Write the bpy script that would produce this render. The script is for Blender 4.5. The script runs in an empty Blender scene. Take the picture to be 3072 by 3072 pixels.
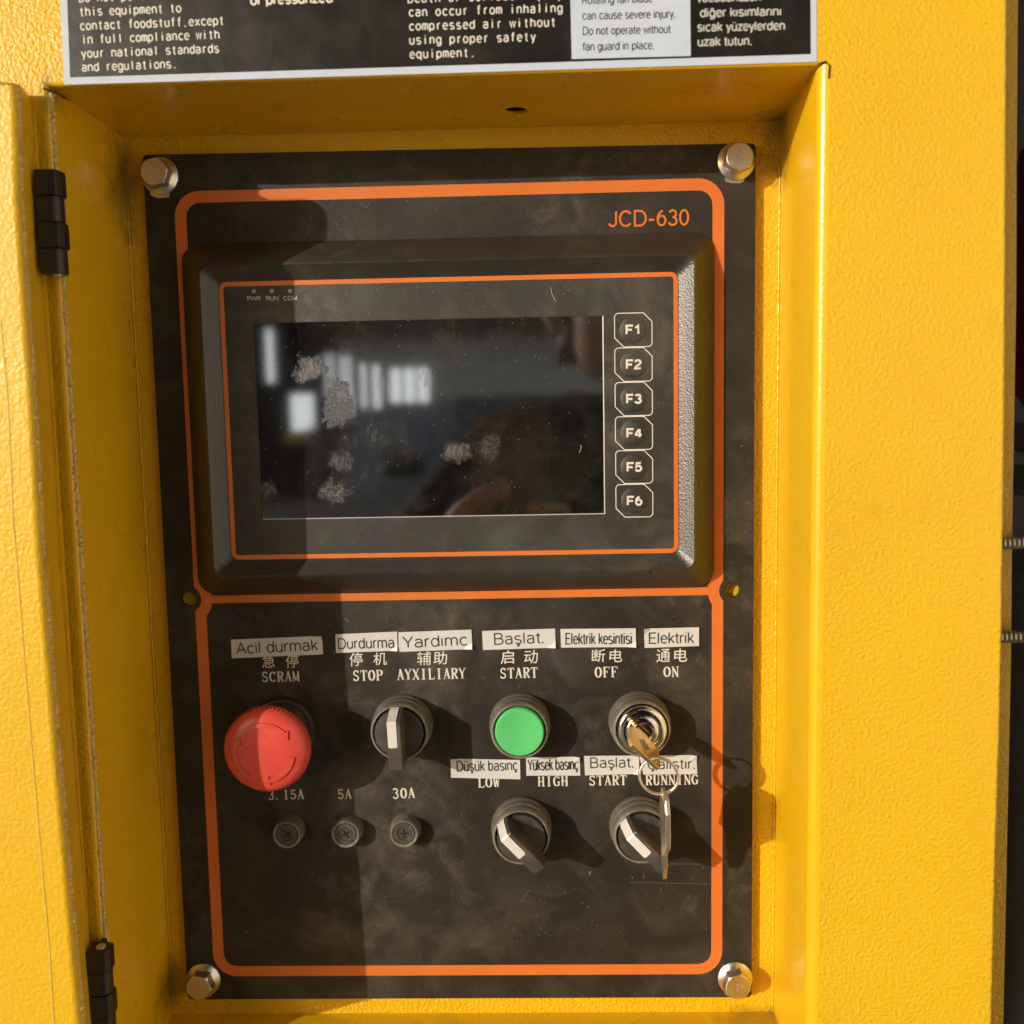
import bpy, bmesh, math, random
from mathutils import Vector, Matrix
random.seed(7)
SC = bpy.context.scene
COL = SC.collection
Z0 = 1.35                      # height of the panel centre above the floor
# ---------------------------------------------------------------- camera
# panel frame: u to the right, v up, w out of the panel; world = (u, -w, v + Z0)
F = 2786.57; CU, CV, CW = 0.0381, 0.0820, 0.45
R = ((0.9995650883, 0.0165612254, 0.0244000010),
     (-0.0188122756, 0.9952881401, 0.0951189597),
     (-0.0227097451, -0.0955366109, 0.9951668320))
def W(u, v, w=0.0): return Vector((u, -w, v + Z0))
cam_d = bpy.data.cameras.new('camera'); cam = bpy.data.objects.new('camera', cam_d); COL.objects.link(cam)
cx = Vector((R[0][0], -R[2][0], R[1][0])); cy = Vector((R[0][1], -R[2][1], R[1][1])); cz = Vector((R[0][2], -R[2][2], R[1][2]))
m4 = Matrix((cx, cy, cz)).transposed().to_4x4(); m4.translation = W(CU, CV, CW)
cam.matrix_world = m4
cam_d.sensor_width = 36; cam_d.lens = F / 3072 * 36
cam_d.clip_start = 0.004; cam_d.clip_end = 200
cam_d.dof.use_dof = True; cam_d.dof.focus_distance = 0.437; cam_d.dof.aperture_fstop = 8.0
SC.camera = cam
SC.view_settings.view_transform = 'Standard'; SC.view_settings.look = 'None'
SC.view_settings.exposure = 0.04; SC.view_settings.gamma = 1
# ---------------------------------------------------------------- sun and sky
SUN = Vector((-1.04, 0.39, 1.0))                  # towards the sun, panel frame
sd = Vector((SUN.x, -SUN.z, SUN.y)).normalized()
sun_d = bpy.data.lights.new('sun', 'SUN'); sun = bpy.data.objects.new('sun', sun_d); COL.objects.link(sun)
sun_d.energy = 3.1; sun_d.angle = math.radians(0.5); sun_d.color = (1.0, 0.91, 0.79)
sun.rotation_euler = sd.to_track_quat('Z', 'Y').to_euler(); sun.location = (-3, -3, 4)
world = bpy.data.worlds.new('World'); SC.world = world; world.use_nodes = True
nt = world.node_tree; bg = nt.nodes['Background']
sky = nt.nodes.new('ShaderNodeTexSky'); sky.sky_type = 'NISHITA'; sky.sun_disc = False
sky.sun_elevation = math.asin(sd.z); sky.sun_rotation = math.atan2(sd.x, sd.y)
sky.air_density = 1.0; sky.dust_density = 2.5; sky.ozone_density = 1.0
nt.links.new(sky.outputs[0], bg.inputs[0]); bg.inputs[1].default_value = 0.13

# ---------------------------------------------------------------- helpers
def U(px, py, w=0.0):
    """the point at depth w in front of the panel that the photograph shows at pixel (px, py)"""
    x = (px - 1536) / F; y = -(py - 1536) / F
    d = [R[i][0] * x + R[i][1] * y - R[i][2] for i in range(3)]
    t = (w - CW) / d[2]
    return (CU + t * d[0], CV + t * d[1])
def RF(px, py, w, s=0.0122):
    """the point at depth w in the hall that the screen mirrors at pixel (px, py)"""
    a = U(px, py, s); k = (w + CW - 2 * s) / (CW - s)
    return (CU + (a[0] - CU) * k, CV + (a[1] - CV) * k)
def tag(o, label=None, cat=None, group=None, kind=None):
    if label: o['label'] = label
    if cat: o['category'] = cat
    if group: o['group'] = group
    if kind: o['kind'] = kind
    return o
def thing(name, label, cat, loc=(0, 0, 0), group=None):
    o = bpy.data.objects.new(name, None); COL.objects.link(o)
    o.location = W(*loc) if loc != 0 else (0, 0, 0); o.empty_display_size = 0.01
    return tag(o, label, cat, group)
def wthing(name, label, cat, group=None):          # a thing whose parts are written in panel coordinates
    o = bpy.data.objects.new(name, None); COL.objects.link(o); o.location = (0, 0, Z0)
    return tag(o, label, cat, group)
def mesh(name, vs, fs, mat, parent=None, smooth=False, fix=True):
    """vs in panel coordinates of the parent (u, v, w)"""
    me = bpy.data.meshes.new(name)
    off = 0 if parent is not None else Z0
    me.from_pydata([(v[0], -v[2], v[1] + off) for v in vs], [], fs)
    if fix:
        bm = bmesh.new(); bm.from_mesh(me); bmesh.ops.recalc_face_normals(bm, faces=bm.faces); bm.to_mesh(me); bm.free()
    me.materials.append(mat)
    if smooth:
        for p in me.polygons: p.use_smooth = True
    o = bpy.data.objects.new(name, me); COL.objects.link(o)
    if parent is not None: o.parent = parent
    return o
def bevel(o, w, seg=2, ang=35):
    m = o.modifiers.new('edge', 'BEVEL'); m.width = w; m.segments = seg; m.limit_method = 'ANGLE'; m.angle_limit = math.radians(ang)
    return o
def autosmooth(o, ang=40):
    me = o.data
    for p in me.polygons: p.use_smooth = True
    bm = bmesh.new(); bm.from_mesh(me)
    for e in bm.edges:
        if len(e.link_faces) == 2 and e.calc_face_angle(0) > math.radians(ang): e.smooth = False
    bm.to_mesh(me); bm.free()
    return o
def prism_data(pts, w0, w1, vs=None, fs=None):
    vs = [] if vs is None else vs; fs = [] if fs is None else fs
    b = len(vs); n = len(pts)
    vs += [(p[0], p[1], w0) for p in pts] + [(p[0], p[1], w1) for p in pts]
    fs += [tuple(range(b, b + n)), tuple(range(b + n, b + 2 * n))]
    fs += [(b + i, b + (i + 1) % n, b + n + (i + 1) % n, b + n + i) for i in range(n)]
    return vs, fs
def prism(name, pts, w0, w1, mat, parent=None, bev=0):
    vs, fs = prism_data(pts, w0, w1)
    o = mesh(name, vs, fs, mat, parent)
    if bev: bevel(o, bev)
    return o
def box(name, u0, u1, v0, v1, w0, w1, mat, parent=None, bev=0):
    return prism(name, [(u0, v0), (u1, v0), (u1, v1), (u0, v1)], w0, w1, mat, parent, bev)
def lathe(name, prof, mat, parent=None, n=64, c=(0, 0), mod=None, smooth=40, cap0=False, cap1=False):
    vs, fs = [], []
    for r, w in prof:
        for i in range(n):
            a = 2 * math.pi * i / n; rr = r * (mod(a, r, w) if mod else 1)
            vs.append((c[0] + rr * math.cos(a), c[1] + rr * math.sin(a), w))
    for k in range(len(prof) - 1):
        for i in range(n):
            j = (i + 1) % n; fs.append((k * n + i, k * n + j, (k + 1) * n + j, (k + 1) * n + i))
    if cap0: fs.append(tuple(range(n)))
    if cap1: fs.append(tuple(range((len(prof) - 1) * n, len(prof) * n)))
    o = mesh(name, vs, fs, mat, parent)
    if smooth: autosmooth(o, smooth)
    return o
def fillet(pts, r, n=8):
    out = []; m = len(pts)
    rs = r if isinstance(r, (list, tuple)) else [r] * m
    for i in range(m):
        p = Vector(pts[i][:2]); a = Vector(pts[i - 1][:2]); b = Vector(pts[(i + 1) % m][:2]); rr = rs[i]
        if rr <= 0: out.append((p.x, p.y)); continue
        d1 = (a - p).normalized(); d2 = (b - p).normalized(); ang = d1.angle(d2)
        t = rr / math.tan(ang / 2); s = p + d1 * t; e = p + d2 * t
        c = p + (d1 + d2).normalized() * (rr / math.sin(ang / 2))
        a0 = math.atan2(s.y - c.y, s.x - c.x); a1 = math.atan2(e.y - c.y, e.x - c.x)
        da = (a1 - a0 + math.pi) % (2 * math.pi) - math.pi
        for k in range(n + 1): out.append((c.x + rr * math.cos(a0 + da * k / n), c.y + rr * math.sin(a0 + da * k / n)))
    return out
def rect(u0, v0, u1, v1, r=0, n=8): # counter-clockwise from lower left
    q = [(u0, v0), (u1, v0), (u1, v1), (u0, v1)]
    return fillet(q, r, n) if r else q
def loft(name, loops, mat, parent=None, smooth=35, cap=False, cap0=False):
    vs, fs = [], []; n = len(loops[0])
    for L in loops: vs += L
    for k in range(len(loops) - 1):
        for i in range(n):
            j = (i + 1) % n; fs.append((k * n + i, k * n + j, (k + 1) * n + j, (k + 1) * n + i))
    if cap: fs.append(tuple(range((len(loops) - 1) * n, len(loops) * n)))
    if cap0: fs.append(tuple(range(n)))
    o = mesh(name, vs, fs, mat, parent)
    if smooth: autosmooth(o, smooth)
    return o
def at(L, w): return [(p[0], p[1], w) for p in L]
def ribbon_data(path, width, w, closed=False, vs=None, fs=None):
    vs = [] if vs is None else vs; fs = [] if fs is None else fs
    b = len(vs); n = len(path); P = [Vector(p) for p in path]
    for i in range(n):
        if closed: a, c = P[i - 1], P[(i + 1) % n]
        else: a, c = P[max(i - 1, 0)], P[min(i + 1, n - 1)]
        d1 = (P[i] - a); d2 = (c - P[i])
        if d1.length < 1e-9: d1 = d2
        if d2.length < 1e-9: d2 = d1
        d1.normalize(); d2.normalize(); t = (d1 + d2).normalized(); nn = Vector((-t.y, t.x))
        k = 1 / max(0.5, t.dot(d1)); wd = width(i, t) if callable(width) else width
        vs.append((*(P[i] + nn * wd * k / 2), w)); vs.append((*(P[i] - nn * wd * k / 2), w))
    for i in range(n if closed else n - 1):
        j = (i + 1) % n; fs.append((b + 2 * i, b + 2 * j, b + 2 * j + 1, b + 2 * i + 1))
    return vs, fs
def tube_data(path, r, n=10, vs=None, fs=None, closed=False, flat=1.0):
    vs = [] if vs is None else vs; fs = [] if fs is None else fs
    b = len(vs); P = [Vector(p) for p in path]; m = len(P); up = None
    for i in range(m):
        t = ((P[(i + 1) % m] - P[i - 1]) if closed else (P[min(i + 1, m - 1)] - P[max(i - 1, 0)])).normalized()
        ref = Vector((0, 0, 1)) if abs(t.z) < 0.9 else Vector((1, 0, 0))
        if up is None: up = ref
        s = t.cross(up if up.cross(t).length > 0.1 else ref).normalized(); up2 = s.cross(t).normalized()
        rr = r[i] if isinstance(r, (list, tuple)) else r
        for k in range(n):
            a = 2 * math.pi * k / n; vs.append(tuple(P[i] + s * rr * math.cos(a) + up2 * rr * flat * math.sin(a)))
    for i in range(m if closed else m - 1):
        for k in range(n):
            l = (k + 1) % n; j = (i + 1) % m
            fs.append((b + i * n + k, b + i * n + l, b + j * n + l, b + j * n + k))
    if not closed: fs.append(tuple(b + k for k in range(n))); fs.append(tuple(b + (m - 1) * n + k for k in range(n)))
    return vs, fs
def tube(name, path, r, mat, parent=None, n=10, closed=False, flat=1.0):
    vs, fs = tube_data(path, r, n, closed=closed, flat=flat)
    return autosmooth(mesh(name, vs, fs, mat, parent), 50)
def copy_tree(o, parent=None):
    c = o.copy(); COL.objects.link(c); c.parent = parent
    for ch in list(o.children): copy_tree(ch, c)
    return c

# ---------------------------------------------------------------- materials
class N:
    """small shader graph builder"""
    def __init__(s, name, coord='Object'):
        s.m = bpy.data.materials.new(name); s.m.use_nodes = True; s.t = s.m.node_tree
        s.b = s.t.nodes['Principled BSDF']; s.co = s.t.nodes.new('ShaderNodeTexCoord'); s.c = s.co.outputs[coord]
        s.bumps = None
    def n(s, k): return s.t.nodes.new('ShaderNode' + k)
    def l(s, a, b): s.t.links.new(a, b)
    def noise(s, scale, detail=3, rough=.5, dist=0.0, vec=None, ntype=None):
        q = s.n('TexNoise'); q.inputs['Scale'].default_value = scale; q.inputs['Detail'].default_value = detail
        q.inputs['Roughness'].default_value = rough; q.inputs['Distortion'].default_value = dist
        s.l(vec or s.c, q.inputs['Vector']); return q.outputs[0]
    def vor(s, scale, feature='F1', vec=None):
        q = s.n('TexVoronoi'); q.inputs['Scale'].default_value = scale; q.feature = feature
        s.l(vec or s.c, q.inputs['Vector']); return q.outputs['Distance']
    def scl(s, x, y, z, loc=(0, 0, 0), rot=(0, 0, 0)):
        q = s.n('Mapping'); q.inputs['Scale'].default_value = (x, y, z); q.inputs['Location'].default_value = loc
        q.inputs['Rotation'].default_value = rot; s.l(s.c, q.inputs[0]); return q.outputs[0]
    def ramp(s, f, a, b, lo=0.0, hi=1.0):
        q = s.n('MapRange'); q.inputs[1].default_value = a; q.inputs[2].default_value = b
        q.inputs[3].default_value = lo; q.inputs[4].default_value = hi; s.l(f, q.inputs[0]); return q.outputs[0]
    def math(s, op, a, b):
        q = s.n('Math'); q.operation = op
        for i, x in enumerate((a, b)):
            if isinstance(x, (int, float)): q.inputs[i].default_value = x
            else: s.l(x, q.inputs[i])
        return q.outputs[0]
    def mix(s, f, a, b):
        q = s.n('MixRGB')
        if isinstance(f, (int, float)): q.inputs[0].default_value = f
        else: s.l(f, q.inputs[0])
        for i, x in ((1, a), (2, b)):
            if isinstance(x, tuple): q.inputs[i].default_value = (*x, 1)
            else: s.l(x, q.inputs[i])
        return q.outputs[0]
    def bump(s, h, dist, strength=1.0):
        q = s.n('Bump'); q.inputs['Distance'].default_value = dist; q.inputs['Strength'].default_value = strength
        s.l(h, q.inputs['Height'])
        if s.bumps is not None: s.l(s.bumps, q.inputs['Normal'])
        s.bumps = q.outputs[0]; s.l(s.bumps, s.b.inputs['Normal'])
    def set(s, color=None, rough=None, metal=None, ior=None, spec=None):
        for k, x in (('Base Color', color), ('Roughness', rough), ('Metallic', metal), ('IOR', ior), ('Specular IOR Level', spec)):
            if x is None: continue
            if isinstance(x, tuple): s.b.inputs[k].default_value = (*x, 1)
            elif isinstance(x, (int, float)): s.b.inputs[k].default_value = x
            else: s.l(x, s.b.inputs[k])
        return s

YEL = (0.78, 0.472, 0.006)
def yellow(name, bs, bd, rough, fine=0.00002):
    g = N(name)
    big = g.noise(9, 3, .6); tone = g.ramp(big, .3, .7)
    c = g.mix(tone, YEL, (0.73, 0.434, 0.008))
    smudge = g.ramp(g.noise(38, 5, .7, .6), .60, .82, 0, .30)
    c = g.mix(smudge, c, (0.42, 0.24, 0.03))
    speck = g.math('MULTIPLY', g.ramp(g.noise(700, 2, .5), .70, .76), g.ramp(g.noise(16, 4, .6), .52, .66))
    c = g.mix(g.math('MULTIPLY', speck, .75), c, (0.10, 0.06, 0.02))
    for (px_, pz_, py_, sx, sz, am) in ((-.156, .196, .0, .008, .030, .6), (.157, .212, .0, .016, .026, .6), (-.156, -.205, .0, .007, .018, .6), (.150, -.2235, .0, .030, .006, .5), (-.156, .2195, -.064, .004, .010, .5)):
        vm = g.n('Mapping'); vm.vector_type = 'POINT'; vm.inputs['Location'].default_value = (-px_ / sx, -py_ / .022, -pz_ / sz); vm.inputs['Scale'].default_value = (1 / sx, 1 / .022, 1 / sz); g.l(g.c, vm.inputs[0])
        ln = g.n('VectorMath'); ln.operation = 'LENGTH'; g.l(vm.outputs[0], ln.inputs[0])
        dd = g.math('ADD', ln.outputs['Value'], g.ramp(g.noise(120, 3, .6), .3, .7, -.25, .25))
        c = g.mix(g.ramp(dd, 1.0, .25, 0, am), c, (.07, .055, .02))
    g.set(c, g.ramp(g.noise(60, 3), .3, .7, rough - .05, rough + .08))
    h = g.noise(bs, 1.2, .5, 0)
    g.bump(h, bd * 2.6)
    g.bump(g.noise(45, 2), .0004, .35)
    g.b.inputs['Coat Weight'].default_value = .28; g.b.inputs['Coat Roughness'].default_value = .14
    return g.m
M_front = yellow('textured_yellow_paint', 640, .00026, .40)
M_wall = yellow('smooth_yellow_paint', 800, .00005, .30)
M_floor = yellow('grained_yellow_paint', 640, .00030, .40)
M_door = yellow('door_yellow_paint', 600, .00015, .42)

def black(name, base, rough, dust, amt, grain=None, smear=1.0, spec=.5):
    g = N(name)
    wisp = g.noise(30, 8, .68, .7, vec=g.scl(1, 1, 1))
    patch = g.noise(9, 3, .6)
    d = g.math('MULTIPLY', g.ramp(wisp, .44, .68), g.ramp(patch, .36, .62, .15, 1))
    haze = g.ramp(g.noise(5, 2), .3, .7, .14, .36)
    cl = g.math('MULTIPLY', g.ramp(g.noise(70, 6, .75, .4), .50, .66), g.ramp(g.noise(12, 2, .5), .50, .62))
    tot = g.math('ADD', g.math('ADD', g.math('MULTIPLY', d, .55 * smear), g.math('MULTIPLY', cl, .45 * smear)), haze)
    spk = g.math('MULTIPLY', g.ramp(g.vor(420), .10, .04), g.ramp(g.noise(300, 1), .52, .66))
    tot = g.math('MULTIPLY', tot, amt)
    c = g.mix(tot, base, dust)
    c = g.mix(g.math('MULTIPLY', spk, .55 * smear), c, (.42, .38, .30))
    fib = g.math('MULTIPLY', g.ramp(g.noise(210, 2, .5, 3.0, vec=g.scl(1, 1, .5, rot=(0, .7, 0))), .75, .79), .22 * smear)
    c = g.mix(fib, c, (.35, .32, .26))
    g.set(c, g.math('ADD', g.math('MULTIPLY', tot, .25), rough), spec=spec)
    if grain: g.bump(g.noise(grain[0], 2), grain[1])
    return g.m
M_plate = black('dusty_black_plate', (.0050, .0038, .0029), .54, (.19, .165, .13), .27, (1400, .00005), 1.7, .42)
M_bezel = black('grained_grey_plastic', (.009, .009, .0085), .37, (.24, .215, .18), .24, (1100, .00022), 1.0, .9)
M_film = black('matt_black_film', (.0070, .0070, .0068), .52, (.24, .215, .18), .30, (1500, .0001), 1.7, .60)
M_knob = black('dusty_black_plastic', (.008, .0065, .0055), .48, (.24, .205, .16), .24, (900, .00005), 1.4, .9)
M_ring = black('dusty_grey_plastic', (.026, .023, .019), .44, (.46, .42, .34), .62, (900, .00005), 1.2, .9)
M_fusering = black('grey_moulded_plastic', (.045, .041, .036), .38, (.50, .46, .40), .62, (900, .00004), .8, .9)
M_hinge = black('black_hinge_enamel', (.012, .011, .011), .34, (.14, .13, .12), .14, (500, .00004), .5)

def flat(name, col, rough=.5, var=.12, scale=40, bump=None, metal=0, dirt=None, spec=.5):
    g = N(name)
    f = g.ramp(g.noise(scale, 4, .6), .3, .7)
    lo = tuple(x * (1 - var) for x in col)
    c = g.mix(f, lo, col)
    if dirt: c = g.mix(g.ramp(g.noise(dirt[1], 5, .65, .8), .56, .78, 0, dirt[2]), c, dirt[0])
    g.set(c, g.ramp(g.noise(scale * 2, 3), .3, .7, rough * .85, min(1, rough * 1.15)), metal, spec=spec)
    if bump: g.bump(g.noise(bump[0], 3), bump[1])
    return g.m
M_orange = flat('orange_print', (.68, .178, .032), .42, .10, 25, (1300, .00003), dirt=((.45, .16, .05), 40, .35))
M_white = flat('white_print', (.72, .70, .64), .5, .10, 60)
M_greyp = flat('grey_print', (.52, .52, .50), .5, .10, 60)
M_paper = flat('label_paper', (.63, .64, .65), .45, .07, 70, (80, .0006), dirt=((.55, .5, .42), 90, .35))
M_ink = flat('black_ink', (.03, .03, .03), .5, .2, 60)
M_decalw = flat('decal_white_vinyl', (.54, .62, .76), .30, .05, 30, (60, .0003))
M_decalb = flat('decal_black_vinyl', (.007, .006, .005), .40, .2, 30, (60, .0003), dirt=((.05, .045, .04), 50, .5))
M_red = flat('red_plastic', (.70, .075, .055), .34, .10, 60, (500, .00006), dirt=((.80, .25, .16), 110, .35))
M_green = flat('green_plastic', (.11, .60, .20), .32, .08, 60, (500, .00005), dirt=((.22, .5, .22), 120, .3))
M_marker = flat('white_plastic', (.68, .66, .65), .42, .06, 90)
M_cap = flat('fuse_cap_plastic', (.085, .08, .065), .22, .3, 120, (500, .0001))
M_steel = flat('zinc_plated_steel', (.80, .78, .72), .34, .12, 120, (260, .00012), 1.0, dirt=((.40, .36, .30), 160, .3))
M_chrome = flat('chrome', (.80, .78, .74), .10, .08, 120, (140, .00004), 1.0, dirt=((.35, .33, .28), 300, .5))
M_key_reflect = flat('key_with_yellow_reflection', (.98, .70, .24), .33, .12, 120, (500, .00006), .75)  # nickel key; the recess wall's yellow reflection is painted into its base colour
M_nickel = flat('nickel_key', (.84, .78, .66), .36, .1, 120, (500, .00006), 1.0)
M_dark = flat('black_void', (.01, .009, .008), .8, .3, 20)
M_machine = flat('dark_machine_steel', (.030, .026, .022), .6, .4, 4, (20, .002))
M_pipe = flat('grey_pipe', (.50, .50, .50), .4, .2, 10, (20, .0005))
M_tank = flat('red_tank_paint', (.55, .03, .02), .35, .1, 10)
M_rod = flat('zinc_rod', (.45, .40, .28), .35, .2, 80, None, 1.0)
M_lamp = flat('unlit_lamp', (.34, .35, .35), .4, .1, 50)
M_galv = flat('galvanised_steel', (.16, .15, .14), .5, .1, 50)

# glass of the display with fingerprints, wipe marks and dust
g = N('display_glass')
hatch = g.ramp(g.noise(900, 3, .7, .3, vec=g.scl(1, 1, .22, rot=(0, .6, 0))), .40, .66)
grit = g.ramp(g.noise(1300, 3, .7), .46, .66)
blotA = g.ramp(g.noise(42, 4, .6, .25), .56, .72)
blotB = g.ramp(g.noise(50, 4, .6, .2, vec=g.scl(1, 1, 1, loc=(3.1, 0, 1.7))), .56, .74)
film = g.math('MULTIPLY', g.ramp(g.noise(20, 7, .75, .5), .38, .70, .002, .045), g.ramp(g.noise(300, 3, .7), .3, .7, .5, 1.3))
spk = g.math('MULTIPLY', g.ramp(g.vor(420), .10, .03), g.ramp(g.noise(200, 1), .48, .62))
tot = g.math('MAXIMUM', g.math('MULTIPLY', g.math('MULTIPLY', hatch, blotA), .07), g.math('MULTIPLY', g.math('MULTIPLY', grit, blotB), .05))
for k_, (px_, py_, rx_, ry_, am_) in enumerate(((925, 1105, .0085, .0068, .24), (1015, 1215, .0085, .0130, .17), (1022, 1385, .0072, .0062, .12), (1008, 1475, .0090, .0068, .17), (1370, 1358, .0085, .0052, .20), (1465, 1345, .0080, .0075, .12), (805, 1470, .0060, .0070, .10), (1325, 1010, .0050, .0040, .05), (1270, 1145, .0070, .0060, .06))):
    a_ = U(px_, py_, .0122); vm = g.n('Mapping'); vm.inputs['Location'].default_value = (-a_[0] / rx_, 0, -a_[1] / ry_); vm.inputs['Scale'].default_value = (1 / rx_, 0, 1 / ry_); g.l(g.c, vm.inputs[0])
    ln = g.n('VectorMath'); ln.operation = 'LENGTH'; g.l(vm.outputs[0], ln.inputs[0])
    dd = g.math('ADD', ln.outputs['Value'], g.ramp(g.noise(190, 4, .7), .3, .7, -.45, .45))
    tx = g.ramp(g.noise(1000, 3, .7, .3, vec=g.scl(1, 1, .20, rot=(0, (.9, .4, -.5)[k_ % 3], 0))), .34, .66, .35, 1) if k_ % 2 == 0 else g.ramp(g.noise(800, 4, .7), .36, .66, .30, 1)
    tot = g.math('MAXIMUM', tot, g.math('MULTIPLY', g.math('MULTIPLY', g.ramp(dd, 1.05, .45), tx), am_))
tot = g.math('ADD', tot, film)
tot = g.math('MAXIMUM', tot, g.math('MULTIPLY', spk, .75))
g.set(g.mix(tot, (.004, .004, .004), (.50, .47, .41)), g.ramp(tot, .045, .22, .04, .45), ior=2.1)
M_glass = g.m
# ---------------------------------------------------------------- lettering
_gl = {}
def glyphs(s, bold=0.0):
    key = (s, bold)
    if key in _gl: return _gl[key]
    cu = bpy.data.curves.new('lettering', 'FONT'); cu.body = s; cu.size = 1; cu.offset = bold; cu.resolution_u = 4
    ob = bpy.data.objects.new('lettering', cu); COL.objects.link(ob)
    bpy.context.view_layer.update()
    dg = bpy.context.evaluated_depsgraph_get()
    me = bpy.data.meshes.new_from_object(ob.evaluated_get(dg))
    vs = [(v.co.x, v.co.y) for v in me.vertices]; fs = [tuple(p.vertices) for p in me.polygons]
    bpy.data.objects.remove(ob); bpy.data.curves.remove(cu); bpy.data.meshes.remove(me)
    xs = [v[0] for v in vs] or [0]
    _gl[key] = (vs, fs, min(xs), max(xs)); return _gl[key]
CAP = max(v[1] for v in glyphs('H')[0])
def frame(p0, p1, w):
    a = Vector(U(*p0, w)); b = Vector(U(*p1, w)); x = (b - a); L = x.length; x.normalize(); return a, x, Vector((-x.y, x.x)), L
def text(s, p0, p1, cap_px, w, mat, parent, bold=0.0, name='lettering', coords=None):
    """s written from baseline pixel p0 to p1, capitals cap_px tall, on the plane w"""
    vs, fs, x0, x1 = glyphs(s, bold)
    if coords: a, x, y, L = Vector(p0), (Vector(p1) - Vector(p0)).normalized(), None, (Vector(p1) - Vector(p0)).length; y = Vector((-x.y, x.x)); cap = cap_px
    else: a, x, y, L = frame(p0, p1, w); cap = cap_px * (CW - w) / F
    k = L / (x1 - x0); q = cap / CAP
    return mesh(name, [(*(a + x * (v[0] - x0) * k + y * v[1] * q), w) for v in vs], fs, mat, parent, fix=False)
def mono(s, p0, pitch, ang, cap_px, w, mat, parent, bold=.012, cw=None):
    """fixed pitch line: pitch in pixels per character"""
    p1 = (p0[0] + 1000 * math.cos(ang), p0[1] - 1000 * math.sin(ang))
    a, x, y, L = frame(p0, p1, w); sc = L / 1000; q = cap_px * sc / CAP; V, Fc = [], []
    for i, ch in enumerate(s):
        if ch == ' ': continue
        vs, fs, x0, x1 = glyphs(ch, bold); wd = (x1 - x0)
        want = min(pitch * .82 * sc, wd * q * 1.0)
        if ch in 'mwM': want = pitch * .86 * sc
        elif ch in 'abcdeghnopqrsuxyvzDR' : want = pitch * .70 * sc
        elif ch in 'ft': want = pitch * .58 * sc
        elif ch in 'r': want = pitch * .5 * sc
        k = want / wd; cx_ = (i + .5) * pitch * sc
        if ch in '.,': cx_ = (i + .3) * pitch * sc
        b = len(V)
        V += [(*(a + x * (cx_ + (v[0] - (x0 + x1) / 2) * k) + y * v[1] * q), w) for v in vs]; Fc += [tuple(b + j for j in f) for f in fs]
    return mesh('lettering', V, Fc, mat, parent, fix=False)
def arc(cx_, cy_, rx, ry, a0, a1, n=10):
    return [(cx_ + rx * math.cos(math.radians(a0 + (a1 - a0) * i / n)), cy_ + ry * math.sin(math.radians(a0 + (a1 - a0) * i / n))) for i in range(n + 1)]
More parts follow.
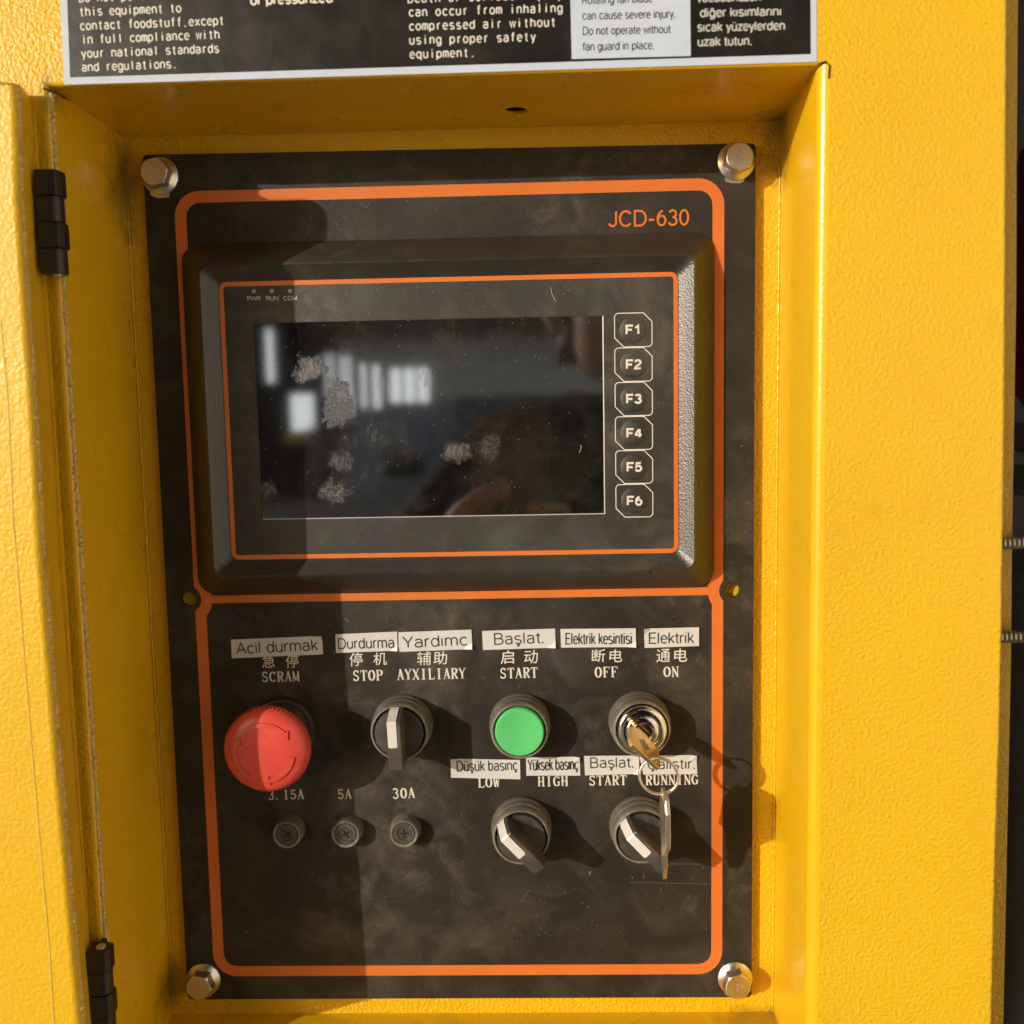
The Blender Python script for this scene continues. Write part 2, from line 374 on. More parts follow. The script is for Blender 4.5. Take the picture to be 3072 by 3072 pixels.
SER = {   # serif capitals in a 0..1 cell: (path, forced width or None)
 'T': [([(.5, 0), (.5, 1)], .15), ([(.08, .96), (.92, .96)], .07), ([(.09, .98), (.06, .76)], .05), ([(.91, .98), (.94, .76)], .05), ([(.32, .03), (.68, .03)], .06)],
 'I': [([(.5, 0), (.5, 1)], .15), ([(.28, .97), (.72, .97)], .06), ([(.28, .03), (.72, .03)], .06)],
 'L': [([(.3, 0), (.3, 1)], .15), ([(.1, .97), (.5, .97)], .06), ([(.1, .035), (.9, .035)], .07), ([(.88, .03), (.93, .26)], .05)],
 'H': [([(.22, 0), (.22, 1)], .15), ([(.78, 0), (.78, 1)], .15), ([(.22, .5), (.78, .5)], .07)] + [([(a - .16, b), (a + .16, b)], .06) for a in (.22, .78) for b in (.03, .97)],
 'N': [([(.2, 0), (.2, 1)], .07), ([(.82, 0), (.82, 1)], .07), ([(.14, 1), (.84, 0)], .15), ([(.06, .97), (.24, .97)], .06), ([(.04, .03), (.34, .03)], .06), ([(.66, .97), (.96, .97)], .06)],
 'M': [([(.16, 0), (.16, 1)], .07), ([(.84, 0), (.84, 1)], .13), ([(.13, 1), (.5, .1)], .13), ([(.5, .1), (.87, 1)], .06), ([(.03, .03), (.3, .03)], .06), ([(.7, .03), (.98, .03)], .06)],
 'U': [([(.22, 1)] + arc(.5, .3, .28, .28, 180, 360), None), ([(.78, .3), (.78, 1)], .07), ([(.06, .97), (.38, .97)], .06), ([(.64, .97), (.94, .97)], .06)],
 'W': [([(.14, 1), (.32, .02)], .13), ([(.32, .02), (.5, .8)], .06), ([(.5, .8), (.68, .02)], .13), ([(.68, .02), (.87, 1)], .06), ([(.02, .97), (.3, .97)], .06), ([(.72, .97), (.98, .97)], .06)],
 'A': [([(.5, 1), (.16, 0)], .07), ([(.48, 1), (.84, 0)], .15), ([(.25, .36), (.72, .36)], .06), ([(.03, .03), (.32, .03)], .06), ([(.66, .03), (.98, .03)], .06)],
 'Y': [([(.12, 1), (.5, .46)], .14), ([(.88, 1), (.52, .48)], .07), ([(.5, 0), (.5, .5)], .14), ([(.02, .97), (.32, .97)], .06), ([(.7, .97), (.98, .97)], .06), ([(.32, .03), (.68, .03)], .06)],
 'X': [([(.16, 1), (.84, 0)], .15), ([(.84, 1), (.16, 0)], .07)] + [([(a - .14, b), (a + .14, b)], .06) for a in (.17, .83) for b in (.03, .97)],
 'O': [(arc(.5, .5, .36, .46, 0, 360, 28), None)],
 '0': [(arc(.5, .5, .33, .46, 0, 360, 28), None)],
 'C': [(arc(.52, .5, .38, .46, 42, 318, 24), None), ([(.86, .98), (.88, .70)], .05)],
 'G': [(arc(.5, .5, .38, .46, 45, 325, 24), None), ([(.78, .06), (.78, .42)], .13), ([(.58, .43), (.96, .43)], .06), ([(.82, .98), (.84, .72)], .05)],
 'S': [(arc(.5, .74, .28, .22, 20, 180, 12) + arc(.5, .74, .28, .22, 180, 250, 6)[1:] + arc(.5, .26, .30, .22, 70, 0, 6) + arc(.5, .26, .30, .22, 0, -160, 12)[1:], .11), ([(.80, .98), (.82, .74)], .05), ([(.17, .02), (.16, .28)], .05)],
 'P': [([(.26, 0), (.26, 1)], .15), ([(.08, .03), (.46, .03)], .06), ([(.08, .97), (.5, .97)] + arc(.56, .735, .28, .235, 90, -90, 12) + [(.26, .5)], None)],
 'R': [([(.24, 0), (.24, 1)], .15), ([(.06, .03), (.44, .03)], .06), ([(.06, .97), (.48, .97)] + arc(.54, .75, .26, .22, 90, -90, 12) + [(.24, .53)], None), ([(.48, .52), (.84, .02)], .14), ([(.76, .03), (.98, .03)], .06)],
 'F': [([(.26, 0), (.26, 1)], .15), ([(.06, .97), (.88, .97)], .06), ([(.26, .52), (.64, .52)], .06), ([(.87, .98), (.90, .76)], .05), ([(.62, .64), (.62, .40)], .05), ([(.08, .03), (.46, .03)], .06)],
 '1': [([(.52, 0), (.52, 1)], .14), ([(.52, .98), (.30, .88)], .06), ([(.30, .03), (.74, .03)], .06)],
 '3': [(arc(.46, .76, .27, .21, 160, -88, 14), .11), (arc(.46, .27, .32, .25, 90, -160, 16), .11)],
 '5': [([(.22, .94), (.82, .94)], .11), ([(.24, .98), (.22, .54)], .06), (arc(.48, .31, .33, .28, 140, -160, 18), .11)],
 '.': [([(.2, 0), (.2, .13)], .16)],
}
def serif(s, p0, p1, cap_px, w, mat, parent, weight=1.0):
    a, x, y, L = frame(p0, p1, w); cap = cap_px * (CW - w) / F; n = len(s); cell = L / (n - .06); V, Fc = [], []; lay = 0
    for i, ch in enumerate(s):
        for path, wd in SER.get(ch, []):
            lay += 1; W_ = cell * .94
            P = [a + x * (i * cell + p[0] * W_) + y * p[1] * cap for p in path]
            def width(k, t, wd=wd):
                if wd is None: return (.065 + .10 * abs(t.dot(y)) ** 1.5) * cap * weight
                return wd * cap * weight
            ribbon_data(P, width, w + (lay % 3) * .000012, vs=V, fs=Fc)
    return mesh('lettering', V, Fc, mat, parent, fix=False)

def _e(cx_, cy_, rx, ry): return arc(cx_, cy_, rx, ry, 90, 450, 20)
XH = .73
SANS = {   # one-weight grotesque: advance, centre lines; capitals 1 high
 'a': (.60, [arc(.29, .53, .20, .20, 160, 0, 8) + [(.50, 0)], [(.50, .43), (.30, .41)] + arc(.27, .205, .19, .205, 100, 270, 10) + arc(.29, .22, .21, .22, 285, 360, 6)]),
 'b': (.60, [[(.08, 1), (.08, 0)], _e(.31, .365, .22, .365)]), 'c': (.55, [arc(.31, .365, .23, .365, 42, 318, 16)]),
 'd': (.60, [[(.52, 1), (.52, 0)], _e(.29, .365, .22, .365)]), 'e': (.58, [[(.07, .39), (.53, .39)] + arc(.30, .365, .23, .365, 4, 318, 18)]),
 'f': (.32, [arc(.29, .86, .14, .14, 80, 180, 6) + [(.15, 0)], [(.01, .71), (.30, .71)]]),
 'g': (.60, [_e(.29, .365, .22, .365), [(.52, .73), (.52, -.06)] + arc(.30, -.06, .22, .21, 0, -155, 10)]),
 'h': (.58, [[(.08, 1), (.08, 0)], [(.08, .46)] + arc(.29, .49, .20, .24, 165, 0, 9) + [(.49, 0)]]),
 'i': (.20, [[(.09, .73), (.09, 0)], [(.09, .91), (.09, 1)]]), 'ı': (.20, [[(.09, .73), (.09, 0)]]), 'l': (.20, [[(.09, 1), (.09, 0)]]),
 'j': (.20, [[(.10, .73), (.10, -.13)] + arc(.01, -.13, .09, .13, 0, -90, 5), [(.10, .91), (.10, 1)]]),
 'k': (.50, [[(.08, 1), (.08, 0)], [(.45, .73), (.10, .27)], [(.20, .42), (.48, 0)]]),
 'm': (.88, [[(.08, .73), (.08, 0)], arc(.26, .50, .18, .23, 165, 0, 8) + [(.44, 0)], arc(.62, .50, .18, .23, 165, 0, 8) + [(.80, 0)]]),
 'n': (.58, [[(.08, .73), (.08, 0)], [(.08, .46)] + arc(.29, .49, .20, .24, 165, 0, 9) + [(.49, 0)]]),
 'o': (.60, [_e(.30, .365, .23, .365)]), 'p': (.60, [[(.08, .73), (.08, -.27)], _e(.31, .365, .22, .365)]),
 'q': (.60, [[(.52, .73), (.52, -.27)], _e(.29, .365, .22, .365)]), 'r': (.35, [[(.08, .73), (.08, 0)], arc(.29, .46, .21, .27, 172, 80, 6)]),
 's': (.54, [arc(.26, .545, .18, .185, 28, 245, 12) + arc(.28, .18, .20, .18, 78, -152, 12)]),
 't': (.32, [[(.15, .93), (.15, .13)] + arc(.27, .13, .12, .13, 180, 282, 6), [(.01, .71), (.29, .71)]]),
 'u': (.58, [[(.08, .73), (.08, .24)] + arc(.28, .24, .20, .24, 180, 345, 9), [(.49, .73), (.49, 0)]]),
 'v': (.52, [[(.04, .73), (.26, .01), (.48, .73)]]), 'w': (.74, [[(.03, .73), (.20, .01), (.37, .70), (.54, .01), (.71, .73)]]),
 'x': (.50, [[(.04, .73), (.46, 0)], [(.46, .73), (.04, 0)]]), 'y': (.52, [[(.04, .73), (.27, .02)], [(.48, .73), (.24, -.14)] + arc(.12, -.12, .12, .13, -20, -90, 4)]),
 'z': (.50, [[(.06, .70), (.44, .70), (.05, .03), (.46, .03)]]), '.': (.22, [[(.09, 0), (.09, .10)]]), ',': (.22, [[(.10, .06), (.10, -.02), (.05, -.13)]]), '-': (.42, [[(.06, .38), (.36, .38)]]),
 'A': (.72, [[(.03, 0), (.36, 1), (.69, 0)], [(.14, .34), (.58, .34)]]), 'D': (.76, [[(.09, .5), (.09, 1), (.34, 1)] + arc(.36, .5, .33, .5, 84, -84, 16) + [(.34, 0), (.09, 0), (.09, .5)]]),
 'B': (.70, [[(.09, .5), (.09, 1), (.36, 1)] + arc(.37, .76, .22, .24, 84, -84, 9) + [(.36, .52), (.10, .52)], [(.36, .52)] + arc(.38, .26, .26, .26, 84, -84, 10) + [(.36, 0), (.09, 0), (.09, .5)]]),
 'C': (.76, [arc(.40, .5, .33, .5, 40, 320, 20)]), 'E': (.66, [[(.60, 1), (.09, 1), (.09, 0), (.62, 0)], [(.10, .52), (.55, .52)]]), 'F': (.62, [[(.58, 1), (.09, 1), (.09, 0)], [(.10, .50), (.50, .50)]]),
 'J': (.54, [[(.44, 1), (.44, .25)] + arc(.25, .25, .19, .25, 0, -172, 10)]), 'M': (.86, [[(.09, 0), (.09, 1), (.42, .05), (.76, 1), (.76, 0)]]), 'N': (.76, [[(.09, 0), (.09, 1), (.66, 0), (.66, 1)]]),
 'O': (.80, [_e(.40, .5, .34, .5)]), 'P': (.68, [[(.09, 0), (.09, 1), (.36, 1)] + arc(.37, .73, .25, .27, 84, -84, 9) + [(.36, .46), (.10, .46)]]),
 'R': (.72, [[(.09, 0), (.09, 1), (.36, 1)] + arc(.38, .74, .24, .26, 84, -84, 9) + [(.36, .48), (.10, .48)], [(.40, .47), (.56, .36), (.60, 0)]]), 'U': (.74, [[(.09, 1), (.09, .34)] + arc(.365, .34, .275, .34, 180, 360, 12) + [(.64, 1)]]),
 'W': (.96, [[(.03, 1), (.25, .02), (.48, .96), (.71, .02), (.93, 1)]]), 'Y': (.68, [[(.04, 1), (.34, .42), (.64, 1)], [(.34, .44), (.34, 0)]]),
 '0': (.58, [_e(.29, .5, .22, .5)]), '1': (.58, [[(.10, .76), (.24, .82), (.34, .98), (.34, 0)]]), '2': (.58, [arc(.29, .74, .21, .26, 170, -10, 9) + [(.44, .54), (.16, .26), (.08, .02), (.52, .02)]]),
 '3': (.58, [arc(.28, .76, .19, .24, 160, -88, 10), arc(.28, .27, .22, .27, 92, -165, 12)]), '4': (.58, [[(.40, 0), (.40, .98)], [(.36, .96), (.06, .30)], [(.04, .28), (.56, .28)]]),
 '5': (.58, [[(.48, .98), (.15, .98), (.09, .50)] + arc(.28, .33, .22, .31, 130, -160, 14)]), '6': (.58, [_e(.30, .32, .21, .32), arc(.42, .40, .34, .58, 180, 100, 8)]),
}
def _ced(x): return [(x, -.02), (x, -.09), (x + .07, -.13), (x + .05, -.21), (x - .08, -.23)]
SANS['ü'] = (.58, SANS['u'][1] + [[(.17, .91), (.17, 1)], [(.39, .91), (.39, 1)]])
SANS['ş'] = (.54, SANS['s'][1] + [_ced(.27)]); SANS['ç'] = (.55, SANS['c'][1] + [_ced(.31)]); SANS['Ç'] = (.76, SANS['C'][1] + [_ced(.40)])
SANS['ğ'] = (.60, SANS['g'][1] + [arc(.30, 1.02, .12, .11, 190, 350, 6)]); SANS['Ü'] = SANS['U']
def sans(s, p0, p1, cap_px, w, mat, parent, wt=.10, coords=False, pitch=None, narrow=1.0, zf=None):
    if coords: a = Vector(p0); x = (Vector(p1) - a); L = x.length; x.normalize(); y = Vector((-x.y, x.x)); cap = cap_px
    else: a, x, y, L = frame(p0, p1, w); cap = cap_px * (CW - w) / F
    V, Fc = [], []; lay = 0
    adv = [.30 if c_ == ' ' else SANS[c_][0] for c_ in s]
    if pitch is None:
        tot = sum(adv) + .04 * (len(s) - 1) - .09; k = L / tot; cur = -.05
    for i, ch in enumerate(s):
        if ch != ' ':
            if pitch is None: gx = cur; kk = k
            else:
                P_ = pitch * (CW - w) / F; kk = min(P_ * .90 / adv[i], cap * 1.0 * narrow)
                if ch in '.,': kk = cap
                gx = ((i + .5) * P_) / kk - adv[i] / 2
            for path in SANS[ch][1]:
                lay += 1
                P = [a + x * ((gx + p[0]) * kk) + y * ((wt / 2 + p[1] * (1 - wt)) * cap) for p in path]
                if ch == '.' : P = [a + x * ((gx + p[0]) * kk) + y * (p[1] * 1.3 * cap) for p in path]
                ribbon_data(P, cap * wt * (1.15 if ch == '.' else 1), w + (lay % 4) * .000008, closed=False, vs=V, fs=Fc)
        if pitch is None: cur += adv[i] + .04
    return mesh('lettering', V, Fc, mat, parent, fix=False)
def hanzi(ch, x0, y0, x1, y1, w, mat, parent):
    vs, fs, a0, a1 = glyphs(ch, .004); ys = [v[1] for v in vs]; b0, b1 = min(ys), max(ys)
    a, x, y, L = frame((x0, y1), (x1, y1 - (x1 - x0) * .03), w); H = (y1 - y0) * (CW - w) / F
    return mesh('lettering', [(*(a + x * ((v[0] - a0) / (a1 - a0) * L + .0004 * (v[1] - b0)) + y * (v[1] - b0) / (b1 - b0) * H), w) for v in vs], fs, mat, parent, fix=False)

# ---------------------------------------------------------------- the cabinet with its recess
D = 0.064; FL = -0.005
uL, uR, vT, vB = -0.1556, 0.1538, 0.2212, -0.2225; uRb = 0.1568
cab = wthing('yellow_cabinet', 'yellow powder-coated steel cabinet with a deep recess around the black control plate', 'cabinet')
def holed(name, outer, holes, w0, w1, mat, parent, mp=lambda x, y, z: (x, y, z)):
    """flat plate between depths w0 (back) and w1 (front) with real holes"""
    bm = bmesh.new(); rings = []
    for L in [outer] + holes:
        vs = [bm.verts.new((p[0], p[1], 0)) for p in L]
        for i in range(len(vs)): bm.edges.new((vs[i], vs[(i + 1) % len(vs)]))
        rings.append([v.index for v in vs])
    bm.verts.index_update()
    bmesh.ops.triangle_fill(bm, edges=bm.edges[:], use_beauty=True)
    V = [(v.co.x, v.co.y) for v in bm.verts]; Fc = [tuple(v.index for v in f.verts) for f in bm.faces]; bm.free()
    n = len(V); vs = [mp(p[0], p[1], w1) for p in V]; fs = list(Fc)
    if w0 is not None:
        vs += [mp(p[0], p[1], w0) for p in V]; fs += [tuple(n + i for i in f) for f in Fc]
        b = 0
        for L in [outer] + holes:
            m = len(L); fs += [(b + i, b + (i + 1) % m, n + b + (i + 1) % m, n + b + i) for i in range(m)]; b += m
    return mesh(name, vs, fs, mat, parent)
circ = lambda x, y, r, n=32: [(x + r * math.cos(2 * math.pi * i / n), y + r * math.sin(2 * math.pi * i / n)) for i in range(n)]
rad = dict(L=.0022, R=.0044, T=.0016, B=.0020)
def loopk(f):                                    # corners of the opening, f = 0..1 round the folded edge
    s = {k: r * (1 - math.cos(f * math.pi / 2)) for k, r in rad.items()}; z = {k: D - r + r * math.sin(f * math.pi / 2) for k, r in rad.items()}
    c = [(uL - s['L'], vB - s['B']), (uR + s['R'], vB - s['B']), (uR + s['R'], vT + s['T']), (uL - s['L'], vT + s['T'])]
    return c, z
KS = [0, .25, .5, .75, 1]
names = [('B', 0, 1), ('R', 1, 2), ('T', 2, 3), ('L', 3, 0)]
for key, i, j in names:
    vs, fs = [], []
    for f in KS:
        c, z = loopk(f); zz = z[key]
        vs += [(c[i][0], c[i][1], zz), (c[j][0], c[j][1], zz)]
    for k in range(len(KS) - 1): fs.append((2 * k, 2 * k + 1, 2 * k + 3, 2 * k + 2))
    c, z = loopk(0)
    if key != 'T':
        b = len(vs); fx = lambda q_: uRb if q_ == uR else q_; vs += [(fx(c[i][0]), c[i][1], FL), (fx(c[j][0]), c[j][1], FL)]; fs.append((b, b + 1, 1, 0))
    o = mesh('recess_wall', vs, fs, M_wall, cab); autosmooth(o, 50)
    if key == 'T':
        hu, hw, hr = .0326, .0185, .0053
        holed('recess_wall', [(uL, FL), (uRb, FL), (uR, z['T']), (uL, z['T'])], [circ(hu, hw, hr)], .0016, 0, M_wall, cab, lambda x, y, k: (x, vT + k, y))
        box('bracket', hu - .02, hu + .02, vT + .0075, vT + .0085, hw - .02, hw + .02, M_galv, cab)
        box('bracket', hu - .03, hu + .03, vT + .0020, vT + .0032, hw - .001, hw + .03, M_galv, cab)
box('recess_floor', uL, uRb, vB, vT, FL - .0015, FL, M_floor, cab)
# dark slits where the folded edges meet, blobs of sealant in the corners
def seam(pts, r): return tube('seam_gap', pts, r, M_dark, cab, 6)
c, z = loopk(1)
seam([(uL - .0022, vT - .0008, D + .0001), (uL + .002, vT - .0020, D - .0012), (uL + .0038, vT - .0030, D - .003), (uL + .0046, vT - .0034, D - .0055)], .00032)
seam([(uR - .004, vT + .0002, D - .002), (uR + .0025, vT + .0009, D + .0002), (uR + .0040, vT - .0006, D + .0002), (uR + .0038, vT - .0055, D + .0001)], .00035)
# front sheet round the opening; its right edge follows the slightly bowed fold
redge = [(3024, -130), (3023, 0), (3020, 600), (3017, 1185), (3008, 1868), (3001, 2203), (2989, 2567), (2977, 3062), (2973, 3200)]
re = [(.2262, .36)] + [U(x, y, D) for x, y in redge] + [(.2345, -.36)]
c, z = loopk(1)
xl, yt, yb = -.40, re[0][1], re[-1][1]
vs = [(p[0], p[1], D) for p in [(xl, yb), (c[0][0], yb), (c[1][0], yb), (xl, yt), (c[3][0], yt), (c[2][0], yt), (xl, c[0][1]), (xl, c[3][1])] + c]
# 0..7 then 8 bl 9 br 10 tr 11 tl
fs = [(0, 1, 8, 6), (1, 2, 9, 8), (6, 8, 11, 7), (7, 11, 4, 3), (11, 10, 5, 4)]
b = len(vs); rv = [(p[0] - .0014, p[1], D) for p in re][::-1]      # bottom to top
vs += rv
fs.append(tuple([2] + list(range(b, b + len(rv))) + [5, 10, 9]))
front = mesh('front_panel', vs, fs, M_front, cab)
vs, fs = [], []
for i, p in enumerate(re):
    for du, dw in ((-.0014, 0), (-.0007, -.00015), (-.0002, -.0006), (0, -.0014), (0, -.026)): vs.append((p[0] + du, p[1], D + dw))
for i in range(len(re) - 1):
    for k in range(4): fs.append((i * 5 + k, i * 5 + k + 1, (i + 1) * 5 + k + 1, (i + 1) * 5 + k))
autosmooth(mesh('folded_edge', vs, fs, M_front, cab), 60)
fe = [U(x, y, .035) for x, y in [(3055, -100), (3050, 500), (3049, 900), (3042, 1300), (3036, 1640), (3033, 2000), (3020, 2600), (3010, 3072), (3008, 3180)]]; fe = [(fe[0][0], .36)] + fe + [(fe[-1][0], -.36)]
vs, fs = prism_data([(.2200, fe[0][1])] + fe + [(.2200, fe[-1][1])], .033, .035)
mesh('side_flange', vs, fs, M_front, cab)

for n_, a_ in (('rear_panel', (-.40, .215, yb, yt, -.302, -.30)), ('roof_panel', (-.40, .215, yt, yt + .002, -.30, D - .001)), ('base_panel', (-.40, .215, yb - .002, yb, -.30, D - .001)), ('side_panel', (-.402, -.40, yb, yt, -.30, D - .001)), ('side_panel', (.2155, .217, yb, yt, -.30, .032))):
    box(n_, *a_, M_front, cab)
# warning decal
dec = wthing('warning_decal', 'large black and white warning decal in English and Turkish stuck above the recess', 'warning decal')
q = [U(194, 255, D), U(2450, 186, D), U(2446, -60, D), U(179, -60, D)]
q[2] = (q[2][0], q[2][1] + .02); q[3] = (q[3][0], q[3][1] + .02)
q[2] = (q[1][0] + (q[2][0] - q[1][0]), q[2][1])
prism('backing', q, D, D + .00022, M_decalw, dec)
WD = D + .00026
k4 = [U(211, 233, D), U(2432, 163, D), U(2429, -40, D), U(203, -40, D)]; k4[2] = (k4[2][0], k4[2][1] + .01); k4[3] = (k4[3][0], k4[3][1] + .01)
mesh('black_field', [(*p, WD) for p in k4], [(0, 1, 2, 3)], M_decalb, dec)
i4 = [U(1715, 178, D), U(2072, 169, D), U(2070, -40, D), U(1710, -40, D)]
mesh('white_field', [(*p, WD + .00004) for p in i4], [(0, 1, 2, 3)], M_decalw, dec)
WT = WD + .00008
an = math.radians(2.2); pt = 17.7
for s, x, y in [('Do not permit', 236, 8), ('this equipment to', 237, 50), ('contact foodstuff,except', 239, 92), ('in full compliance with', 244, 133), ('your national standards', 243, 175), ('and regulations.', 245, 216)]:
    sans(s, (x, y), (x + 500, y - 500 * math.tan(an)), 27, WT, M_white, dec, .14, pitch=pt)
for s, x, y in [('Death or serious injury', 1222, 10), ('can occur from inhaling', 1224, 51), ('compressed air without', 1225, 93), ('using proper safety', 1226, 135), ('equipment.', 1227, 177)]:
    sans(s, (x, y), (x + 500, y - 500 * math.tan(an * .75)), 27, WT, M_white, dec, .14, pitch=19.4)
sans('or pressurized', (753, 17), (997, 9), 30, WT, M_white, dec, .19)
for s, x, y, x1, y1 in [('Rotating fan blade', 1747, 13, 1958, 8), ('can cause severe injury.', 1748, 60, 2026, 54), ('Do not operate without', 1749, 106, 2011, 100), ('fan guard in place.', 1749, 153, 1962, 148)]:
    sans(s, (x, y), (x1, y1), 24, WT + .00003, M_ink, dec, .115)
for s, x, y, x1, y1 in [('vücudunuzun', 2092, 8, 2283, 4), ('diğer kısımlarını', 2101, 53, 2343, 48), ('sıcak yüzeylerden', 2093, 96, 2354, 91), ('uzak tutun.', 2094, 140, 2255, 136)]:
    sans(s, (x, y), (x1, y1), 27, WT, M_greyp, dec, .165)

# ---------------------------------------------------------------- the open door
door = wthing('cabinet_door', 'yellow cabinet door swung wide open on the left edge', 'door')
WF, WB, WK = .0930, .0700, .0092
fr = [(45, 249), (48, 270), (52, 350), (55, 450), (58, 600), (65, 700), (80, 940), (96, 1150), (110, 1400), (124, 1668), (135, 1800), (150, 1980), (167, 2197), (186, 2420), (206, 2658), (224, 2860), (241, 3049), (252, 3180)]
rr_ = [(60, 255), (72, 267), (84, 286), (91, 303), (96, 355), (99, 410), (112, 620), (122, 824), (140, 1062), (155, 1269), (168, 1476), (178, 1699), (195, 1892), (220, 2268), (245, 2587), (266, 2836), (284, 3072), (292, 3180)]
def interp(tr, t):
    ys = [p[1] for p in tr]; y = ys[0] + (ys[-1] - ys[0]) * t
    for a, b2 in zip(tr, tr[1:]):
        if a[1] <= y <= b2[1]: f = (y - a[1]) / (b2[1] - a[1]); return (a[0] + (b2[0] - a[0]) * f, y)
    return tr[-1]
NR = 60; vs, fs = [], []; rnd = random.Random(3)
ts = [(i / NR) ** 1.25 for i in range(NR + 1)]
RB = .0022
for t in ts:
    wf = WF + .0035 * t; a = U(*interp(fr, t), wf - .0006); b2 = U(*interp(rr_, t), WB)
    j = .00012 * (rnd.random() - .5)
    for k in range(6):
        f = k / 5 * math.pi / 2
        vs.append((a[0] - RB + RB * math.sin(f) + j, a[1], wf - RB + RB * math.cos(f)))
    vs.append((b2[0], b2[1], WB)); vs.append((b2[0] - .004, b2[1], WB - .0002))
for i in range(NR):
    for k in range(7): fs.append((i * 8 + k, i * 8 + k + 1, (i + 1) * 8 + k + 1, (i + 1) * 8 + k))
autosmooth(mesh('edge_flange', vs, fs, M_door, door), 55)
topv = vs[0][1]
vs2 = [vs[i * 8] for i in range(NR + 1)]; ymin = vs2[-1][1]
prof = [(p[0], p[1], WF + WK * (topv - p[1])) for p in vs2]
face = [(-.40, ymin, WF + WK * (topv - ymin)), (-.40, topv + .0006, WF), (vs2[0][0] - .006, topv + .0006, WF), (vs2[0][0] - .002, topv + .0003, WF)]
mesh('door_skin', face + prof, [tuple(range(len(face) + len(prof)))], M_door, door)
caster = fillet([(-.207, .2215), (-.181, .2215), (-.181, .2352), (-.207, .2352)], [0, 0, .010, 0], 8)
prism('shadow_caster', caster, .117, .1185, M_door, door)  # unseen plate added to cast the rounded top of the door's shadow
tube('caster_arm', [(-.205, .205, WF), (-.205, .212, .112), (-.2045, .226, .1172)], .0022, M_hinge, door, 10)  # added arm that carries the shadow-casting plate
tp = [(-.36, topv + .0006), (vs2[0][0] - .006, topv + .0006), (vs2[0][0] - .002, topv + .0003), vs2[0][:2], (vs[6][0], vs[6][1])]
mesh('top_flange', [(*p, WF) for p in tp[:4]] + [(tp[3][0] + RB, tp[3][1], WF - RB)] + [(*tp[4], WB), (tp[4][0] - .01, tp[4][1] + .0005, WB), (-.36, topv + .0006, WB)], [tuple(range(8))], M_door, door)
M_sunlit_seam = flat('sunlit_yellow_seam', (.88, .60, .10), .3, .2, 300)  # sunlit side of the ridge, painted as a lighter yellow on a flat ribbon
wz = lambda y: WF + .0035 * (y - 249) / 2931
ridge = [(0, 960), (23, 1217), (39, 1580), (50, 1700), (78, 2055), (114, 2481), (146, 2836), (160, 3060), (168, 3180)]
sv, sf = ribbon_data([U(x, y, wz(y)) for x, y in ridge], .0007, 0); sv = [(v[0], v[1], WF + WK * (topv - v[1]) + .0002) for v in sv]; mesh('weld_seam', sv, sf, M_sunlit_seam, door, fix=False)
box('back_skin', -.36, vs2[0][0] - .003, ymin, topv - .003, WB - .0012, WB - .0004, M_door, door)

def bead(name, path, r, parent, mat, jit=.5, step=.0006):
    P = []
    for p, q_ in zip(path, path[1:]):
        p, q_ = Vector(p), Vector(q_); n = max(1, int((q_ - p).length / step))
        for k in range(n): P.append(p.lerp(q_, k / n))
    rs = []
    for k in range(len(P)):
        P[k] = P[k] + Vector((rnd.uniform(-1, 1), 0, rnd.uniform(-1, 1))) * r * jit * .5; rs.append(r * rnd.uniform(1 - jit, 1 + jit))
    vs, fs = tube_data([tuple(p) for p in P], rs, 7); return autosmooth(mesh(name, vs, fs, mat, parent), 80)
M_bead = flat('rough_paint_bead', (.84, .60, .22), .36, .35, 900, (1300, .0003), dirt=((.16, .12, .06), 220, .9))
bead('paint_bead', [(vs[i * 8 + 5][0] - .0002, vs[i * 8 + 5][1], vs[i * 8 + 5][2] - .0004) for i in range(0, NR + 1)], .00085, door, M_bead)
bead('paint_bead', [(uL - .0002, vT - .002, D - .0022), (uL - .0001, .15, D - .0022), (uL, .05, D - .0022), (uL, -.05, D - .0022), (uL + .0001, vB, D - .0022)], .00105, cab, M_bead)
bead('paint_bead', [(uL + .0005, vT - .03, FL + .0006), (uL + .0005, vB, FL + .0006)], .0006, cab, M_wall, .35, .0015)
bead('paint_bead', [(uRb - .0005, vT - .02, FL + .0006), (uRb - .0005, vB, FL + .0006)], .0006, cab, M_wall, .35, .0010)

